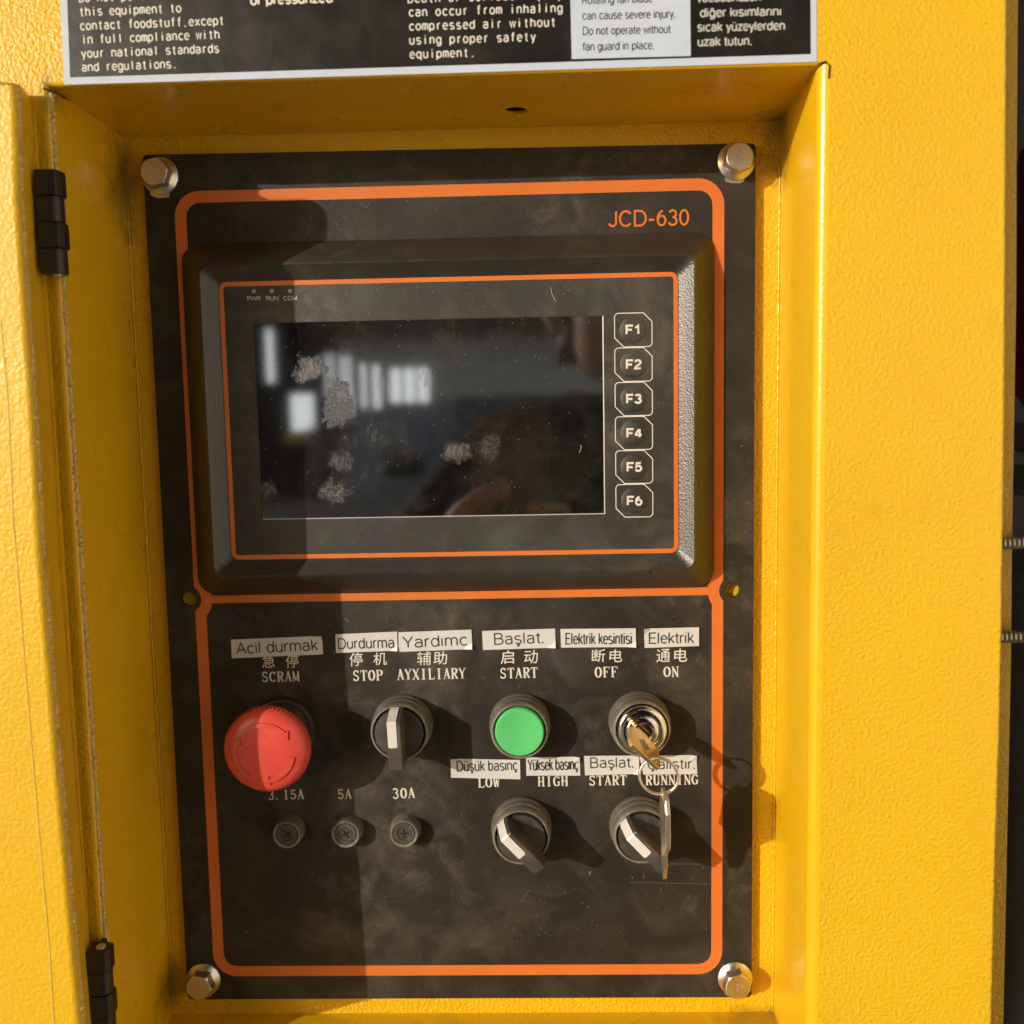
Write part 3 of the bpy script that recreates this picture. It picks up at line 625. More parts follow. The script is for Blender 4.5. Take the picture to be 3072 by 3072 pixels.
# hinges ------------------------------------------------------------
def hinge(vtop, nk, label, pin_top):
    h = wthing('barrel_hinge', label, 'hinge', 'black hinges of the cabinet door')
    hu, hw, kl, r = -.1517, .0735, .01015, .0040
    for k in range(nk):
        v1 = vtop - k * kl - .00012; v0 = v1 - kl + .00024
        if k % 2 == 0:
            pr = [(-.0052, -.0040), (.0032, -.0040), (.0041, -.0030), (.0041, .0010), (.0030, .0036), (-.0002, .0043), (-.0052, .0043)]
            vs, fs = [], []
            n = len(pr); vs = [(hu + a, v0, hw + b_) for a, b_ in pr] + [(hu + a, v1, hw + b_) for a, b_ in pr]
            fs = [tuple(range(n)), tuple(range(n, 2 * n))] + [(i, (i + 1) % n, n + (i + 1) % n, n + i) for i in range(n)]
            bevel(mesh('knuckle', vs, fs, M_hinge, h), .00035)
        else:
            L = [(hu - .0052, hw - r)] + [(hu + r * math.cos(math.radians(-90 + 9 * i)), hw + r * math.sin(math.radians(-90 + 9 * i))) for i in range(21)] + [(hu - .0052, hw + r)]; n = len(L)
            vs = [(a, v0, b_) for a, b_ in L] + [(a, v1, b_) for a, b_ in L]
            fs = [tuple(range(n)), tuple(range(n, 2 * n))] + [(i, (i + 1) % n, n + (i + 1) % n, n + i) for i in range(n)]
            bevel(autosmooth(mesh('knuckle', vs, fs, M_hinge, h)), .0003)
    n = 20; L = [(hu + .0022 * math.cos(2 * math.pi * i / n), hw + .0022 * math.sin(2 * math.pi * i / n)) for i in range(n)]
    vb = vtop - nk * kl
    for a0, a1 in ((vtop - .002, vtop + (.0005 if pin_top else -.0006)), (vb - .0004, vb + .002)):
        vs = [(a, a0, b_) for a, b_ in L] + [(a, a1, b_) for a, b_ in L]
        bevel(autosmooth(mesh('hinge_pin', vs, [tuple(range(n)), tuple(range(n, 2 * n))] + [(i, (i + 1) % n, n + (i + 1) % n, n + i) for i in range(n)], M_steel, h)), .0003)
    box('leaf', hu - .0040, hu - .0018, vb + .001, vtop - .0015, D + .0003, hw - .003, M_hinge, h)
    return h
hinge(.1852, 4, 'upper black barrel hinge between door and recess', False)
hinge(-.1392, 4, 'lower black barrel hinge cut off by the bottom of the picture', True)

# threaded studs and the machine behind the right edge ---------------------
for v, lb in ((.0255, 'upper threaded stud sticking out past the right edge of the cabinet'), (-.0165, 'lower threaded stud sticking out past the right edge of the cabinet')):
    t = wthing('threaded_stud', lb, 'threaded rod', 'threaded studs at the right edge')
    n = 14; vs, fs = [], []; m = 90; L = .045
    for i in range(m + 1):
        for k in range(n):
            a = 2 * math.pi * k / n; r = .0029 - .0004 * abs(((i * .25 + k / n) % 1) * 2 - 1)
            vs.append((.2345 + L * i / m, v + r * math.cos(a), .040 + r * math.sin(a)))
    for i in range(m):
        for k in range(n): fs.append((i * n + k, i * n + (k + 1) % n, (i + 1) * n + (k + 1) % n, (i + 1) * n + k))
    mesh('threaded_stud_rod', vs, fs, M_rod, t); t.children[0].name = 'rod'
mb = wthing('machine_bay', 'dark steel bay behind the right edge of the cabinet', 'machine bay')
box('rear_panel', .20, 1.2, -.9, .9, -.52, -.50, M_machine, mb)
box('roof_panel', .20, 1.2, .9, .92, -.50, .03, M_machine, mb)
box('floor_panel', .20, 1.2, -.92, -.9, -.50, .03, M_machine, mb)
box('side_panel', .235, .245, -.9, .9, -.50, FL - .01, M_machine, mb)
def vcyl(u, w, r, v0, v1, n=32):
    vs, fs = [], []
    for v in (v0, v1):
        for k in range(n): a = 2 * math.pi * k / n; vs.append((u + r * math.cos(a), v, w + r * math.sin(a)))
    fs = [tuple(range(n)), tuple(range(n, 2 * n))] + [(k, (k + 1) % n, n + (k + 1) % n, n + k) for k in range(n)]
    return vs, fs
def vc(name, u, w, r, v0, v1, mat, par, bv=.004):
    return bevel(autosmooth(mesh(name, *vcyl(u, w, r, v0, v1), mat, par)), bv, 4)
tk = wthing('red_tank', 'red tank glimpsed behind the right edge of the cabinet', 'tank')
uu = U(3052, 1100, -.10)[0]; v0 = U(3060, 1262, -.10)[1]; v1 = U(3060, 860, -.10)[1]
vc('shell', uu + .075, -.10, .072, v0, v1 + .1, M_tank, tk, .03)
vc('clamp_ring', uu + .075, -.10, .074, v0 - .012, v0 - .001, M_pipe, tk, .002)
pm = wthing('grey_pump', 'grey pump and pipe glimpsed below the red tank', 'pump')
va = U(3060, 1300, -.10)[1]; vb = U(3060, 1400, -.10)[1]; vc_ = U(3060, 1490, -.10)[1]; vd = U(3060, 1610, -.10)[1]
vc('collar', uu + .055, -.10, .050, va - .012, va, M_pipe, pm)
box('block', uu + .004, uu + .09, vc_, vb, -.13, -.06, M_pipe, pm, .004)
vc('pipe', uu + .045, -.10, .042, vd - .55, vd, M_pipe, pm, .02)

# ---------------------------------------------------------------- black control plate
pl = wthing('control_plate', 'black control plate with orange outline bolted into the yellow recess', 'control panel')
PLT = fillet([(-.1452, -.2113), (.1444, -.2113), (.1440, .2098), (-.1448, .2118)], .0022, 5)
HL, HR = (-.1341, -.0018), (.1340, -.0013)
holed('plate', PLT, [circ(*HL, .0037), circ(*HR, .0037)], -.0030, 0, M_plate, pl)
so, wi = .0001, .0055
def stripe():
    L = -.1281; Rr = .1267; T = .1918; B = -.1960          # centre line of the outline
    def notch(cx_, cy_, r, a0, a1): return [(cx_ + r * math.cos(math.radians(a0 + (a1 - a0) * i / 12)), cy_ + r * math.sin(math.radians(a0 + (a1 - a0) * i / 12))) for i in range(13)]
    pts = fillet([(L, B), (Rr, B), (Rr, T), (L, T)], .0095, 8)
    path = []
    # counter-clockwise from lower left corner
    path += pts[9:9 + 0]
    bl, br, tr, tl = pts[0:9], pts[9:18], pts[18:27], pts[27:36]
    rn = .0093
    dyR = math.sqrt(max(rn ** 2 - (HR[0] - Rr) ** 2, 0)); a = math.degrees(math.atan2(-dyR, Rr - HR[0]))
    nr = notch(*HR, rn, 360 + a, 360 - a - 360 + 0) if False else notch(*HR, rn, 180 + math.degrees(math.atan2(dyR, HR[0] - Rr)), 180 - math.degrees(math.atan2(dyR, HR[0] - Rr)))
    rl = .0093; dyL = math.sqrt(max(rl ** 2 - (HL[0] - L) ** 2, 0)); al = math.degrees(math.atan2(dyL, L - HL[0]))
    nl = notch(*HL, rl, al, -al)
    path = bl + br + nr + tr + tl + nl
    vs, fs = ribbon_data(path, wi, so, closed=True)
    mesh('orange_outline', vs, fs, M_orange, pl, fix=False)
    lw = .0038; pa = [(HL[0] + rl - .001, -.0020), (HR[0] - rn + .001, -.0014)]
    vs, fs = ribbon_data(pa, lw, so + .00006); mesh('orange_divider', vs, fs, M_orange, pl, fix=False)
stripe()
WP = .0001
sans('JCD-630', (1827, 682), (2066, 677), 48, WP, M_orange, pl, .125)
for ch, a in (('急', (787, 1963, 825, 2004)), ('停', (857, 1963, 896, 2004)), ('停', (1048, 1957, 1088, 1999)), ('机', (1120, 1956, 1160, 1996)),
              ('辅', (1251, 1954, 1293, 1996)), ('助', (1300, 1953, 1341, 1994)), ('启', (1502, 1950, 1542, 1992)), ('动', (1572, 1949, 1613, 1991)),
              ('断', (1775, 1947, 1815, 1987)), ('电', (1828, 1947, 1866, 1987)), ('通', (1969, 1946, 2010, 1987)), ('电', (2022, 1945, 2061, 1986))):
    hanzi(ch, *a, WP, M_white, pl)
for s, x0, y0, x1, y1, cp in [('SCRAM', 785, 2046, 899, 2044, 32), ('STOP', 1058, 2043, 1150, 2041, 33), ('AYXILIARY', 1191, 2040, 1398, 2036, 34), ('START', 1499, 2036, 1614, 2033, 33),
    ('OFF', 1784, 2033, 1855, 2031, 33), ('ON', 1990, 2031, 2037, 2030, 32), ('LOW', 1433, 2363, 1501, 2361, 32), ('HIGH', 1613, 2360, 1705, 2358, 32), ('START', 1766, 2357, 1881, 2355, 32),
    ('RUNNING', 1936, 2356, 2096, 2353, 32), ('3.15A', 804, 2399, 913, 2397, 31), ('5A', 1012, 2397, 1056, 2396, 31), ('30A', 1177, 2396, 1246, 2394, 33)]:
    serif(s, (x0, y0), (x1, y1), cp, WP, M_white, pl, 1.12)
# fine scratches
for (a, b2) in [((1560, 2705), (1590, 2668)), ((1890, 2646), (2140, 2652)), ((1960, 2591), (2100, 2592)), ((2085, 1990), (2105, 1955))]:
    vs, fs = ribbon_data([U(*a), U(*b2)], .00022, .00012)
    mesh('scratch', vs, fs, flat('scratch_grey', (.13, .12, .10), .6), pl, fix=False)

# ---------------------------------------------------------------- touch screen unit
hmi = wthing('touch_screen_unit', 'black operator touch screen unit with orange frame and six function keys', 'operator screen')
h1, h2 = .0165, .0122
rr4 = lambda a, b_, c_, d_, r: rect(a, b_, c_, d_, r, 8)
base = rr4(-.1283, .0008, .1247, .1697, .0090)
lp = [at(base, 0.0002), at(base, .0012)]
rid = rr4(-.1156, .0114, .1136, .1577, .0052)
mid = [( (a[0] + (b_[0] - a[0]) * .94), (a[1] + (b_[1] - a[1]) * .94)) for a, b_ in zip(base, rid)]
lp.append(at(mid, h1 - .0010)); lp.append(at(rr4(-.1151, .0119, .1131, .1572, .0050), h1 - .0002))
lp.append(at(rr4(-.1145, .0125, .1125, .1566, .0048), h1)); lp.append(at(rr4(-.1141, .0129, .1121, .1562, .0046), h1 - .0003))
lp.append(at(rr4(-.1082, .0186, .1068, .1508, .0030), h2 + .0003)); lp.append(at(rr4(-.1076, .0191, .1062, .1503, .0027), h2))
lp.append(at(rr4(-.1070, .0197, .1056, .1497, .0025), h2 - .0002))
loft('bezel', lp, M_bezel, hmi, 30, cap=True)
d0, d1, d2, d3 = -.0918, .0384, .0714, .1309
holed('front_film', rr4(-.1068, .0199, .1054, .1495, .0024), [[(d0, d1), (d2, d1), (d2, d3), (d0, d3)]], h2 - .0001, h2 + .0002, M_film, hmi)
vs, fs = ribbon_data(rr4(-.1062, .0205, .1048, .1489, .0026), .0021, h2 + .00026, closed=True)
mesh('orange_frame', vs, fs, M_orange, hmi, fix=False)
mesh('display', [(d0 + .00025, d1 + .00025, h2 - .00005), (d2 - .00025, d1 + .00025, h2 - .00005), (d2 - .00025, d3 - .00025, h2 - .00005), (d0 + .00025, d3 - .00025, h2 - .00005)], [(0, 1, 2, 3)], M_glass, hmi)
vs, fs = [], []
for a, b_ in (((d0, d1), (d2, d1)), ((d2, d1), (d2, d3))):
    x = (Vector(b_) - Vector(a)).normalized(); nn = Vector((-x.y, x.x)) * .0005; i = len(vs)
    vs += [(*a, h2 + .00024), (*b_, h2 + .00024), (*(Vector(b_) + nn - x * .0004), h2 - .00003), (*(Vector(a) + nn), h2 - .00003)]; fs.append((i, i + 1, i + 2, i + 3))
mesh('display_edge', vs, fs, flat('pale_bevel', (.42, .42, .42), .35), hmi, fix=False)
hf = h2 + .00026
for i, (px, s, x0, x1) in enumerate([(762, 'PWR', 743, 782), (816, 'RUN', 799, 835), (870, 'COM', 851, 891)]):
    c0 = U(px, 874 - i * .5, h2)
    lathe('indicator_lamp', [(.0010, hf - .0001), (.00095, hf + .0001), (.0006, hf + .0002)], M_lamp, hmi, 20, c0, cap1=True)
    sans(s, (x0, 903 - i * .6), (x1, 902.4 - i * .6), 14, hf, M_greyp, hmi, .18)
for i in range(6):
    top = .1317 - i * .01588; bot = top - .01545; l, r_ = .0765, .0938
    pts = [(l, bot + .0042), (l + .0042, bot), (r_, bot), (r_, top - .0040), (r_ - .0040, top), (l, top)]
    P = fillet(pts, [.0006, .0006, .0018, .0006, .0006, .0018], 4)
    k = mesh('function_key', [(*p, hf - .00002) for p in [((l + r_) / 2 + (p[0] - (l + r_) / 2) * .97, (top + bot) / 2 + (p[1] - (top + bot) / 2) * .97) for p in P]], [tuple(range(len(P)))], M_film, hmi)
    vs, fs = ribbon_data(P, .00042, hf + .00003, closed=True); mesh('key_outline', vs, fs, M_white, k, fix=False)
    for o_ in k.children: o_.location = (0, 0, -Z0) if False else (0, 0, 0)
    cc = ((l + r_) / 2 - .0001, (top + bot) / 2)
    prof = [(.0062, hf), (.0060, hf + .00010), (.0054, hf + .00035), (.0036, hf + .00060), (.0018, hf + .00070), (.0003, hf + .00073)]
    lathe('key_dome', prof, M_film, k, 40, cc, cap1=True)
    wd = .0072; sans('F%d' % (i + 1), (cc[0] - wd / 2 + .0003, cc[1] - .0024), (cc[0] + wd / 2 - .0001, cc[1] - .0024), .0048, hf + .00085, M_white, k, .21, coords=True)
# small scratches on the film
for pth in [((1652, 862), (1655, 880), (1662, 895), (1668, 905)), ((1738, 1358), (1744, 1342), (1742, 1335))]:
    vs, fs = ribbon_data([U(*p, h2) for p in pth], .00022, h2 + (.0003 if pth[0][0] < 1700 else .00002)); mesh('scratch', vs, fs, flat('scratch_pale', (.5, .48, .42), .6), hmi, fix=False)

# ---------------------------------------------------------------- push buttons, switches, fuse holders
def rim(t, ribs=True):
    p = [(.0142, 0), (.0149, .0002), (.0151, .0008), (.0151, .0034), (.0147, .0040), (.0145, .0044), (.0147, .0050), (.0147, .0082), (.0142, .0088), (.0141, .0094),
         (.0142, .0100), (.0141, .0130), (.0137, .0142), (.0131, .0146), (.0127, .0143), (.0125, .0134), (.0125, .0105)]
    return lathe('mounting_ring', p, M_ring, t, 72)
def seat(t): return lathe('inner_collar', [(.0126, .0106), (.0120, .0106), (.0119, .0108), (.0119, .0106)], M_dark, t, 48, cap1=True)
def rot(p, a): return (p[0] * math.cos(a) - p[1] * math.sin(a), p[0] * math.sin(a) + p[1] * math.cos(a))
def selector(u, v, deg, label):
    t = thing('selector_switch', label, 'rotary switch', (u, v, 0), 'rotary selector switches on the control plate')
    rim(t); seat(t); a = math.radians(deg)
    lathe('knob_disc', [(.0118, .0108), (.0118, .0152), (.0115, .0156), (.0108, .0157)], M_knob, t, 64, cap1=True)
    hw = .0032
    pr = [(.0135, .0158), (.0128, .0205), (.0104, .0296), (.0098, .0300), (-.0126, .0300), (-.0132, .0296), (-.0136, .0240), (-.0134, .0190), (-.0118, .0158), (-.0100, .0154), (.0110, .0154)]
    vs = []; n = len(pr)
    for s in (-1, 1): vs += [(*rot((s * hw, y), a), z) for y, z in pr]
    fs = [tuple(range(n)), tuple(range(n, 2 * n))] + [(i, (i + 1) % n, n + (i + 1) % n, n + i) for i in range(n)]
    h = bevel(mesh('handle', vs, fs, M_knob, t), .0004, 3, 50)
    m0, m1 = -.0029, .0014; e = .00022; path = [(.0136, .0172), (.0130 + e, .0205), (.0104 + e, .0297), (.0098, .0300 + e)]
    vs, fs = [], []
    for y, z in path: vs += [(*rot((m0, y), a), z), (*rot((m1, y), a), z)]
    for i in range(3): fs.append((2 * i, 2 * i + 1, 2 * i + 3, 2 * i + 2))
    b = len(vs); end = fillet([(m0, .0098), (m0, -.0020), (m1, -.0020), (m1, .0098)], [0, .0009, .0009, 0], 4)
    vs += [(*rot(p, a), .0300 + e) for p in end]; fs.append(tuple(range(b, b + len(end))))
    mesh('marker', vs, fs, M_marker, t)
    return t
UX = [-.0880, -.0585, -.0293, .0290, .0880]; V1, V2 = -.0660, -.1192
selector(-.0292, V1, 2.2, 'rotary switch with upright handle below STOP and AYXILIARY')
selector(.0289, V2, 43, 'rotary switch with tilted handle below LOW and HIGH')
selector(.0879, V2, 43, 'rotary switch with tilted handle behind the dangling key below RUNNING')

g = thing('start_push_button', 'round green push button below the word START', 'push button', (.0291, V1, 0)); rim(g); seat(g)
lathe('button_cap', [(.0119, .0106), (.0119, .0148), (.0117, .0157), (.0112, .0162), (.0100, .0161), (.0070, .0156), (.0035, .0152), (.0006, .0151)], M_green, g, 64, cap1=True)

ks = thing('key_switch', 'chrome faced key switch below OFF and ON', 'key switch', (.0880, V1 + .0003, 0)); rim(ks); seat(ks)
lathe('chrome_face', [(.0119, .0108), (.0119, .0150), (.0116, .0158), (.0108, .0163), (.0090, .0166), (.0083, .0166), (.0080, .0160), (.0078, .0160), (.0076, .0168), (.0070, .0172), (.0045, .0173), (.0044, .0168)], M_chrome, ks, 72, cap1=True)
sl = [rot(p, math.radians(-43)) for p in ((-.0040, -.0011), (.0040, -.0011), (.0040, .0011), (-.0040, .0011))]
mesh('key_slot', [(*p, .01685) for p in sl], [(0, 1, 2, 3)], M_dark, ks)

# emergency stop
es = thing('emergency_stop_button', 'red mushroom emergency stop button with three turning arrows below SCRAM', 'emergency stop', (-.0895, -.0684, 0))
lathe('collar', [(.0165, 0), (.0168, .0004), (.0168, .0030), (.0160, .0040), (.0150, .0042), (.0150, .0095), (.0145, .0102), (.0120, .0104), (.0095, .0104), (.0095, .020)], M_knob, es, 64)
def knurl(a, r, w):
    return 1 + (.014 * math.cos(64 * a) if (r > .0185 and .0235 < w < .0300) else 0)
head = [(.0100, .0200), (.0150, .0206), (.0184, .0222), (.0196, .0240), (.0201, .0256), (.0202, .0270), (.0202, .0286), (.0200, .0297), (.0196, .0305), (.0187, .0318), (.0174, .0328), (.0155, .0335), (.0130, .0340), (.0100, .0343), (.0060, .0345), (.0003, .0346)]
lathe('mushroom_head', head, M_red, es, 360, mod=knurl, cap1=True)
def dome(x, y):
    r = math.hypot(x, y)
    for (r0, z0), (r1, z1) in zip(head[9:], head[10:]):
        if r1 <= r <= r0: return z0 + (z1 - z0) * (r0 - r) / (r0 - r1)
    return .0346
def arrow(a0, a1):
    """a raised curved arrow lying on the dome, head at a1"""
    r, hw = .0134, .0010; P = []; n = 16; s = 1 if a1 > a0 else -1
    ae = a1 - s * 14
    for i in range(n + 1): a = math.radians(a0 + (ae - a0) * i / n); P.append(((r + hw) * math.cos(a), (r + hw) * math.sin(a)))
    for rr in (r + .0024,): P.append((rr * math.cos(math.radians(ae)), rr * math.sin(math.radians(ae))))
    P.append((r * .985 * math.cos(math.radians(a1)), r * .985 * math.sin(math.radians(a1))))
    P.append(((r - .0024) * math.cos(math.radians(ae)), (r - .0024) * math.sin(math.radians(ae))))
    for i in range(n, -1, -1): a = math.radians(a0 + (ae - a0) * i / n); P.append(((r - hw) * math.cos(a), (r - hw) * math.sin(a)))
    m = len(P); vs = [(x, y, dome(x, y) - .0002) for x, y in P] + [(x, y, dome(x, y) + .00075) for x, y in P]; fs = []
    for i in range(n): fs.append((m + i, m + i + 1, m + m - 2 - i, m + m - 1 - i))
    fs.append((m + n, m + n + 1, m + n + 2, m + n + 3, m + n + 4))
    fs += [(i, (i + 1) % m, m + (i + 1) % m, m + i) for i in range(m)]
    return bevel(mesh('turning_arrow', vs, fs, M_red, es), .0001, 2)
arrow(118, 28); arrow(-8, -95); arrow(-125, -215)

# fuse holders
for i, lb in enumerate(('fuse holder below 3.15A in the deepest shade', 'fuse holder below 5A half in the sun', 'fuse holder below 30A fully in the sun')):
    t = thing('fuse_holder', lb, 'fuse holder', (UX[i] - .0002, V2 - .0010, 0), 'fuse holders in a row')
    lathe('fuse_body', [(.0078, 0), (.0077, .0006), (.0072, .0057), (.0070, .0068), (.0067, .0072), (.0061, .0072), (.0057, .0068), (.0056, .0060)], M_fusering, t, 56)
    lathe('fuse_cap', [(.0055, .0060), (.0055, .0066), (.0052, .0069), (.0034, .0069), (.0032, .0063), (.0020, .0063)], M_cap, t, 48, cap1=True)
    a = math.radians((35, 32, 4)[i]); c1, c2 = .0021, .00048
    cr = [(c2, c2), (c1, c2), (c1, -c2), (c2, -c2), (c2, -c1 * 1.15), (-c2, -c1 * 1.15), (-c2, -c2), (-c1, -c2), (-c1, c2), (-c2, c2), (-c2, c1 * 1.15), (c2, c1 * 1.15)]
    mesh('cross_slot', [(*rot(p, a), .00636) for p in cr], [tuple(range(12))], M_dark, t)
    lt = mesh('lettering', *(lambda V: (V, [(k * 4, k * 4 + 1, k * 4 + 2, k * 4 + 3) for k in range(len(V) // 4)]))([(r * math.cos(b_), r * math.sin(b_), .00693) for j in range(7) for b_c in (a + math.radians(-60 + j * 17),) for r, b_ in ((.0040, b_c - .05), (.0049, b_c - .05), (.0049, b_c + .05), (.0040, b_c + .05))]), M_steel, t, fix=False) if i else None

# ---------------------------------------------------------------- keys and ring
k1 = wthing('lock_key', 'nickel key turned in the key switch', 'key')
def flatkey(name, pts, hole, org, du, thick, parent, mat, nx):
    """pts (s, w) in the plane through org along du; nx = thickness direction"""
    bm = bmesh.new()
    for L in [pts] + ([hole] if hole else []):
        vs = [bm.verts.new((p[0], p[1], 0)) for p in L]
        for i in range(len(vs)): bm.edges.new((vs[i], vs[(i + 1) % len(vs)]))
    bm.verts.index_update(); bmesh.ops.triangle_fill(bm, edges=bm.edges[:], use_beauty=True)
    P = [(v.co.x, v.co.y) for v in bm.verts]; T = [tuple(v.index for v in f.verts) for f in bm.faces]; bm.free(); n = len(P); V = []
    for s in (-.5, .5): V += [(org[0] + du[0] * p[0] + nx[0] * thick * s, org[1] + du[1] * p[0] + nx[1] * thick * s, p[1] + nx[2] * thick * s) for p in P]
    Fc = T + [tuple(n + i for i in f) for f in T]; b = 0
    for L in [pts] + ([hole] if hole else []):
        m = len(L); Fc += [(b + i, b + (i + 1) % m, n + b + (i + 1) % m, n + b + i) for i in range(m)]; b += m
    return bevel(mesh(name, V, Fc, mat, parent), .0002, 2, 50)
ang = math.radians(-43); du1 = (math.cos(ang), math.sin(ang)); nx1 = (-math.sin(ang), math.cos(ang), 0)
bow = [(-.0030, .0166), (-.0030, .0200), (-.0062, .0215), (-.0092, .0262), (-.0092, .0385), (-.0078, .0425), (.0084, .0430), (.0098, .0400), (.0098, .0262), (.0062, .0215), (.0030, .0200), (.0030, .0166)]
kb = flatkey('bow', bow, circ(.0068, .0388, .0019, 16), (.0876, -.0662), du1, .0019, k1, M_key_reflect, nx1)
dm = [(0, .0265), (-.0036, .0320), (0, .0375), (.0036, .0320)]
off = .00100
mesh('diamond_emblem', [(.0876 + du1[0] * s + nx1[0] * off, -.0662 + du1[1] * s + nx1[1] * off, w) for s, w in dm], [(0, 1, 2, 3)], M_cap, k1)
for i in range(16):            # milled outer edge
    s = -.0070 + i * .0010
    c0 = (.0876 + du1[0] * s, -.0662 + du1[1] * s)
    e = .00022; vs = []
    for a_, b_ in ((-e, -.0008), (e, -.0008), (e, .0008), (-e, .0008)): vs.append((c0[0] + du1[0] * a_ + nx1[0] * b_, c0[1] + du1[1] * a_ + nx1[1] * b_, .0431 + (s + .0078) * .0005 / .0162))
    mesh('edge_notch', vs, [(0, 1, 2, 3)], M_cap, k1, fix=False)
for o_ in k1.children:                # the loose key leans a little in the lock
    for v_ in o_.data.vertices: e_ = max(0, -v_.co.y - .0175) * .13; v_.co.x -= nx1[0] * e_; v_.co.z -= nx1[1] * e_
rg = wthing('key_ring', 'split steel key ring hanging from the key in the lock', 'key ring')
rc = (.0922, -.0781, .0418); rp = []
for i in range(97):
    a = math.radians(100 + i / 96 * 712); r = .0086
    rp.append((rc[0] + r * math.cos(a), rc[1] + r * math.sin(a) * .98, rc[2] - .0007 + .0015 * i / 96 + .0012 * math.cos(a)))
tube('wire', rp, .00065, M_nickel, rg, 8)
k2 = wthing('spare_key', 'spare nickel key dangling edge-on from the key ring', 'key')
kp = [(-.0840, .0400), (-.0832, .0477), (-.0838, .0551), (-.0894, .0580), (-.1062, .0555), (-.1105, .0500), (-.1145, .0450), (-.1200, .0437), (-.1240, .0422), (-.1274, .0405), (-.1278, .0370), (-.1240, .0355), (-.1200, .0362), (-.1160, .0352), (-.1130, .0360), (-.1078, .0345), (-.1065, .0322), (-.0933, .0345)]
# here the plane runs down (v) and out (w): slight lean so the broad side just shows
V = []
hole2 = circ(-.0874, .0432, .0019, 14)
k2b = flatkey('bow_and_blade', kp, hole2, (.0925, 0), (-.020, 1.0), .0018, k2, M_nickel, (.985, .02, -.17))
flatkey('bow_rim', [(-.0862, .0402), (-.0855, .0477), (-.0862, .0535), (-.0900, .0558), (-.1048, .0535), (-.1040, .0352), (-.0940, .0368)], None, (.0925, 0), (-.020, 1.0), .0024, k2, M_nickel, (.985, .02, -.17))

# ---------------------------------------------------------------- hex bolts
def bolt(u, v, deg, label, mark=False):
    t = thing('flange_bolt', label, 'bolt', (u, v, 0), 'hex flange bolts at the plate corners')
    lathe('flange', [(.0086, 0), (.0088, .0004), (.0087, .0011), (.0078, .0018), (.0068, .0026), (.0062, .0034)], M_steel, t, 48, cap1=True)
    a0 = math.radians(deg); R6 = .0070
    hexo = lambda r, w, lim=1e9: [(min(r / max(math.cos((i / 72 * 2 * math.pi - a0) % (math.pi / 3) - math.pi / 6), .5) * .866, lim) * math.cos(i / 72 * 2 * math.pi), min(r / max(math.cos((i / 72 * 2 * math.pi - a0) % (math.pi / 3) - math.pi / 6), .5) * .866, lim) * math.sin(i / 72 * 2 * math.pi), w) for i in range(72)]
    loft('hex_head', [hexo(R6, .0022), hexo(R6, .0072), hexo(R6, .0078, .00655), hexo(R6, .0083, .0061), hexo(R6, .0084, .0059)], M_steel, t, 25, cap=True)
    rnd = random.Random(int(abs(u) * 1e4 + deg)); pts = []
    for i in range(36):
        a = i / 36 * 2 * math.pi; low = 1 + (.16 + .05 * rnd.random() if 230 < math.degrees(a) < 300 else -.02); pts.append((.0086 * low * math.cos(a), .0086 * low * math.sin(a)))
    prism('crushed_washer', pts, .00005, .00035, M_steel, t)
    if mark:
        c_ = math.radians(mark)
        for s, y, x in (('8', .0012, -.0012), ('8', .0012, .0010), ('E', -.0016, -.0006)):
            vs, fs, x0, x1 = glyphs(s, .0); V = []
            for vx, vy in vs:
                px_, py_ = x + (vx - x0) * .0024, y + (vy - CAP / 2) * .0024
                V.append((*rot((px_, py_), c_), .00843))
            mesh('lettering', V, fs, M_lamp, t, fix=False)
    return t
bolt(-.1366, .2018, 10, 'hex bolt at the upper left corner of the control plate, in shade')
bolt(.1349, .2018, 20, 'bright hex bolt stamped 88 at the upper right corner of the control plate', 50)
bolt(-.1362, -.2000, 50, 'brownish hex bolt at the lower left corner of the control plate')
bolt(.1359, -.2006, 15, 'sunlit hex bolt at the lower right corner of the control plate', -12)

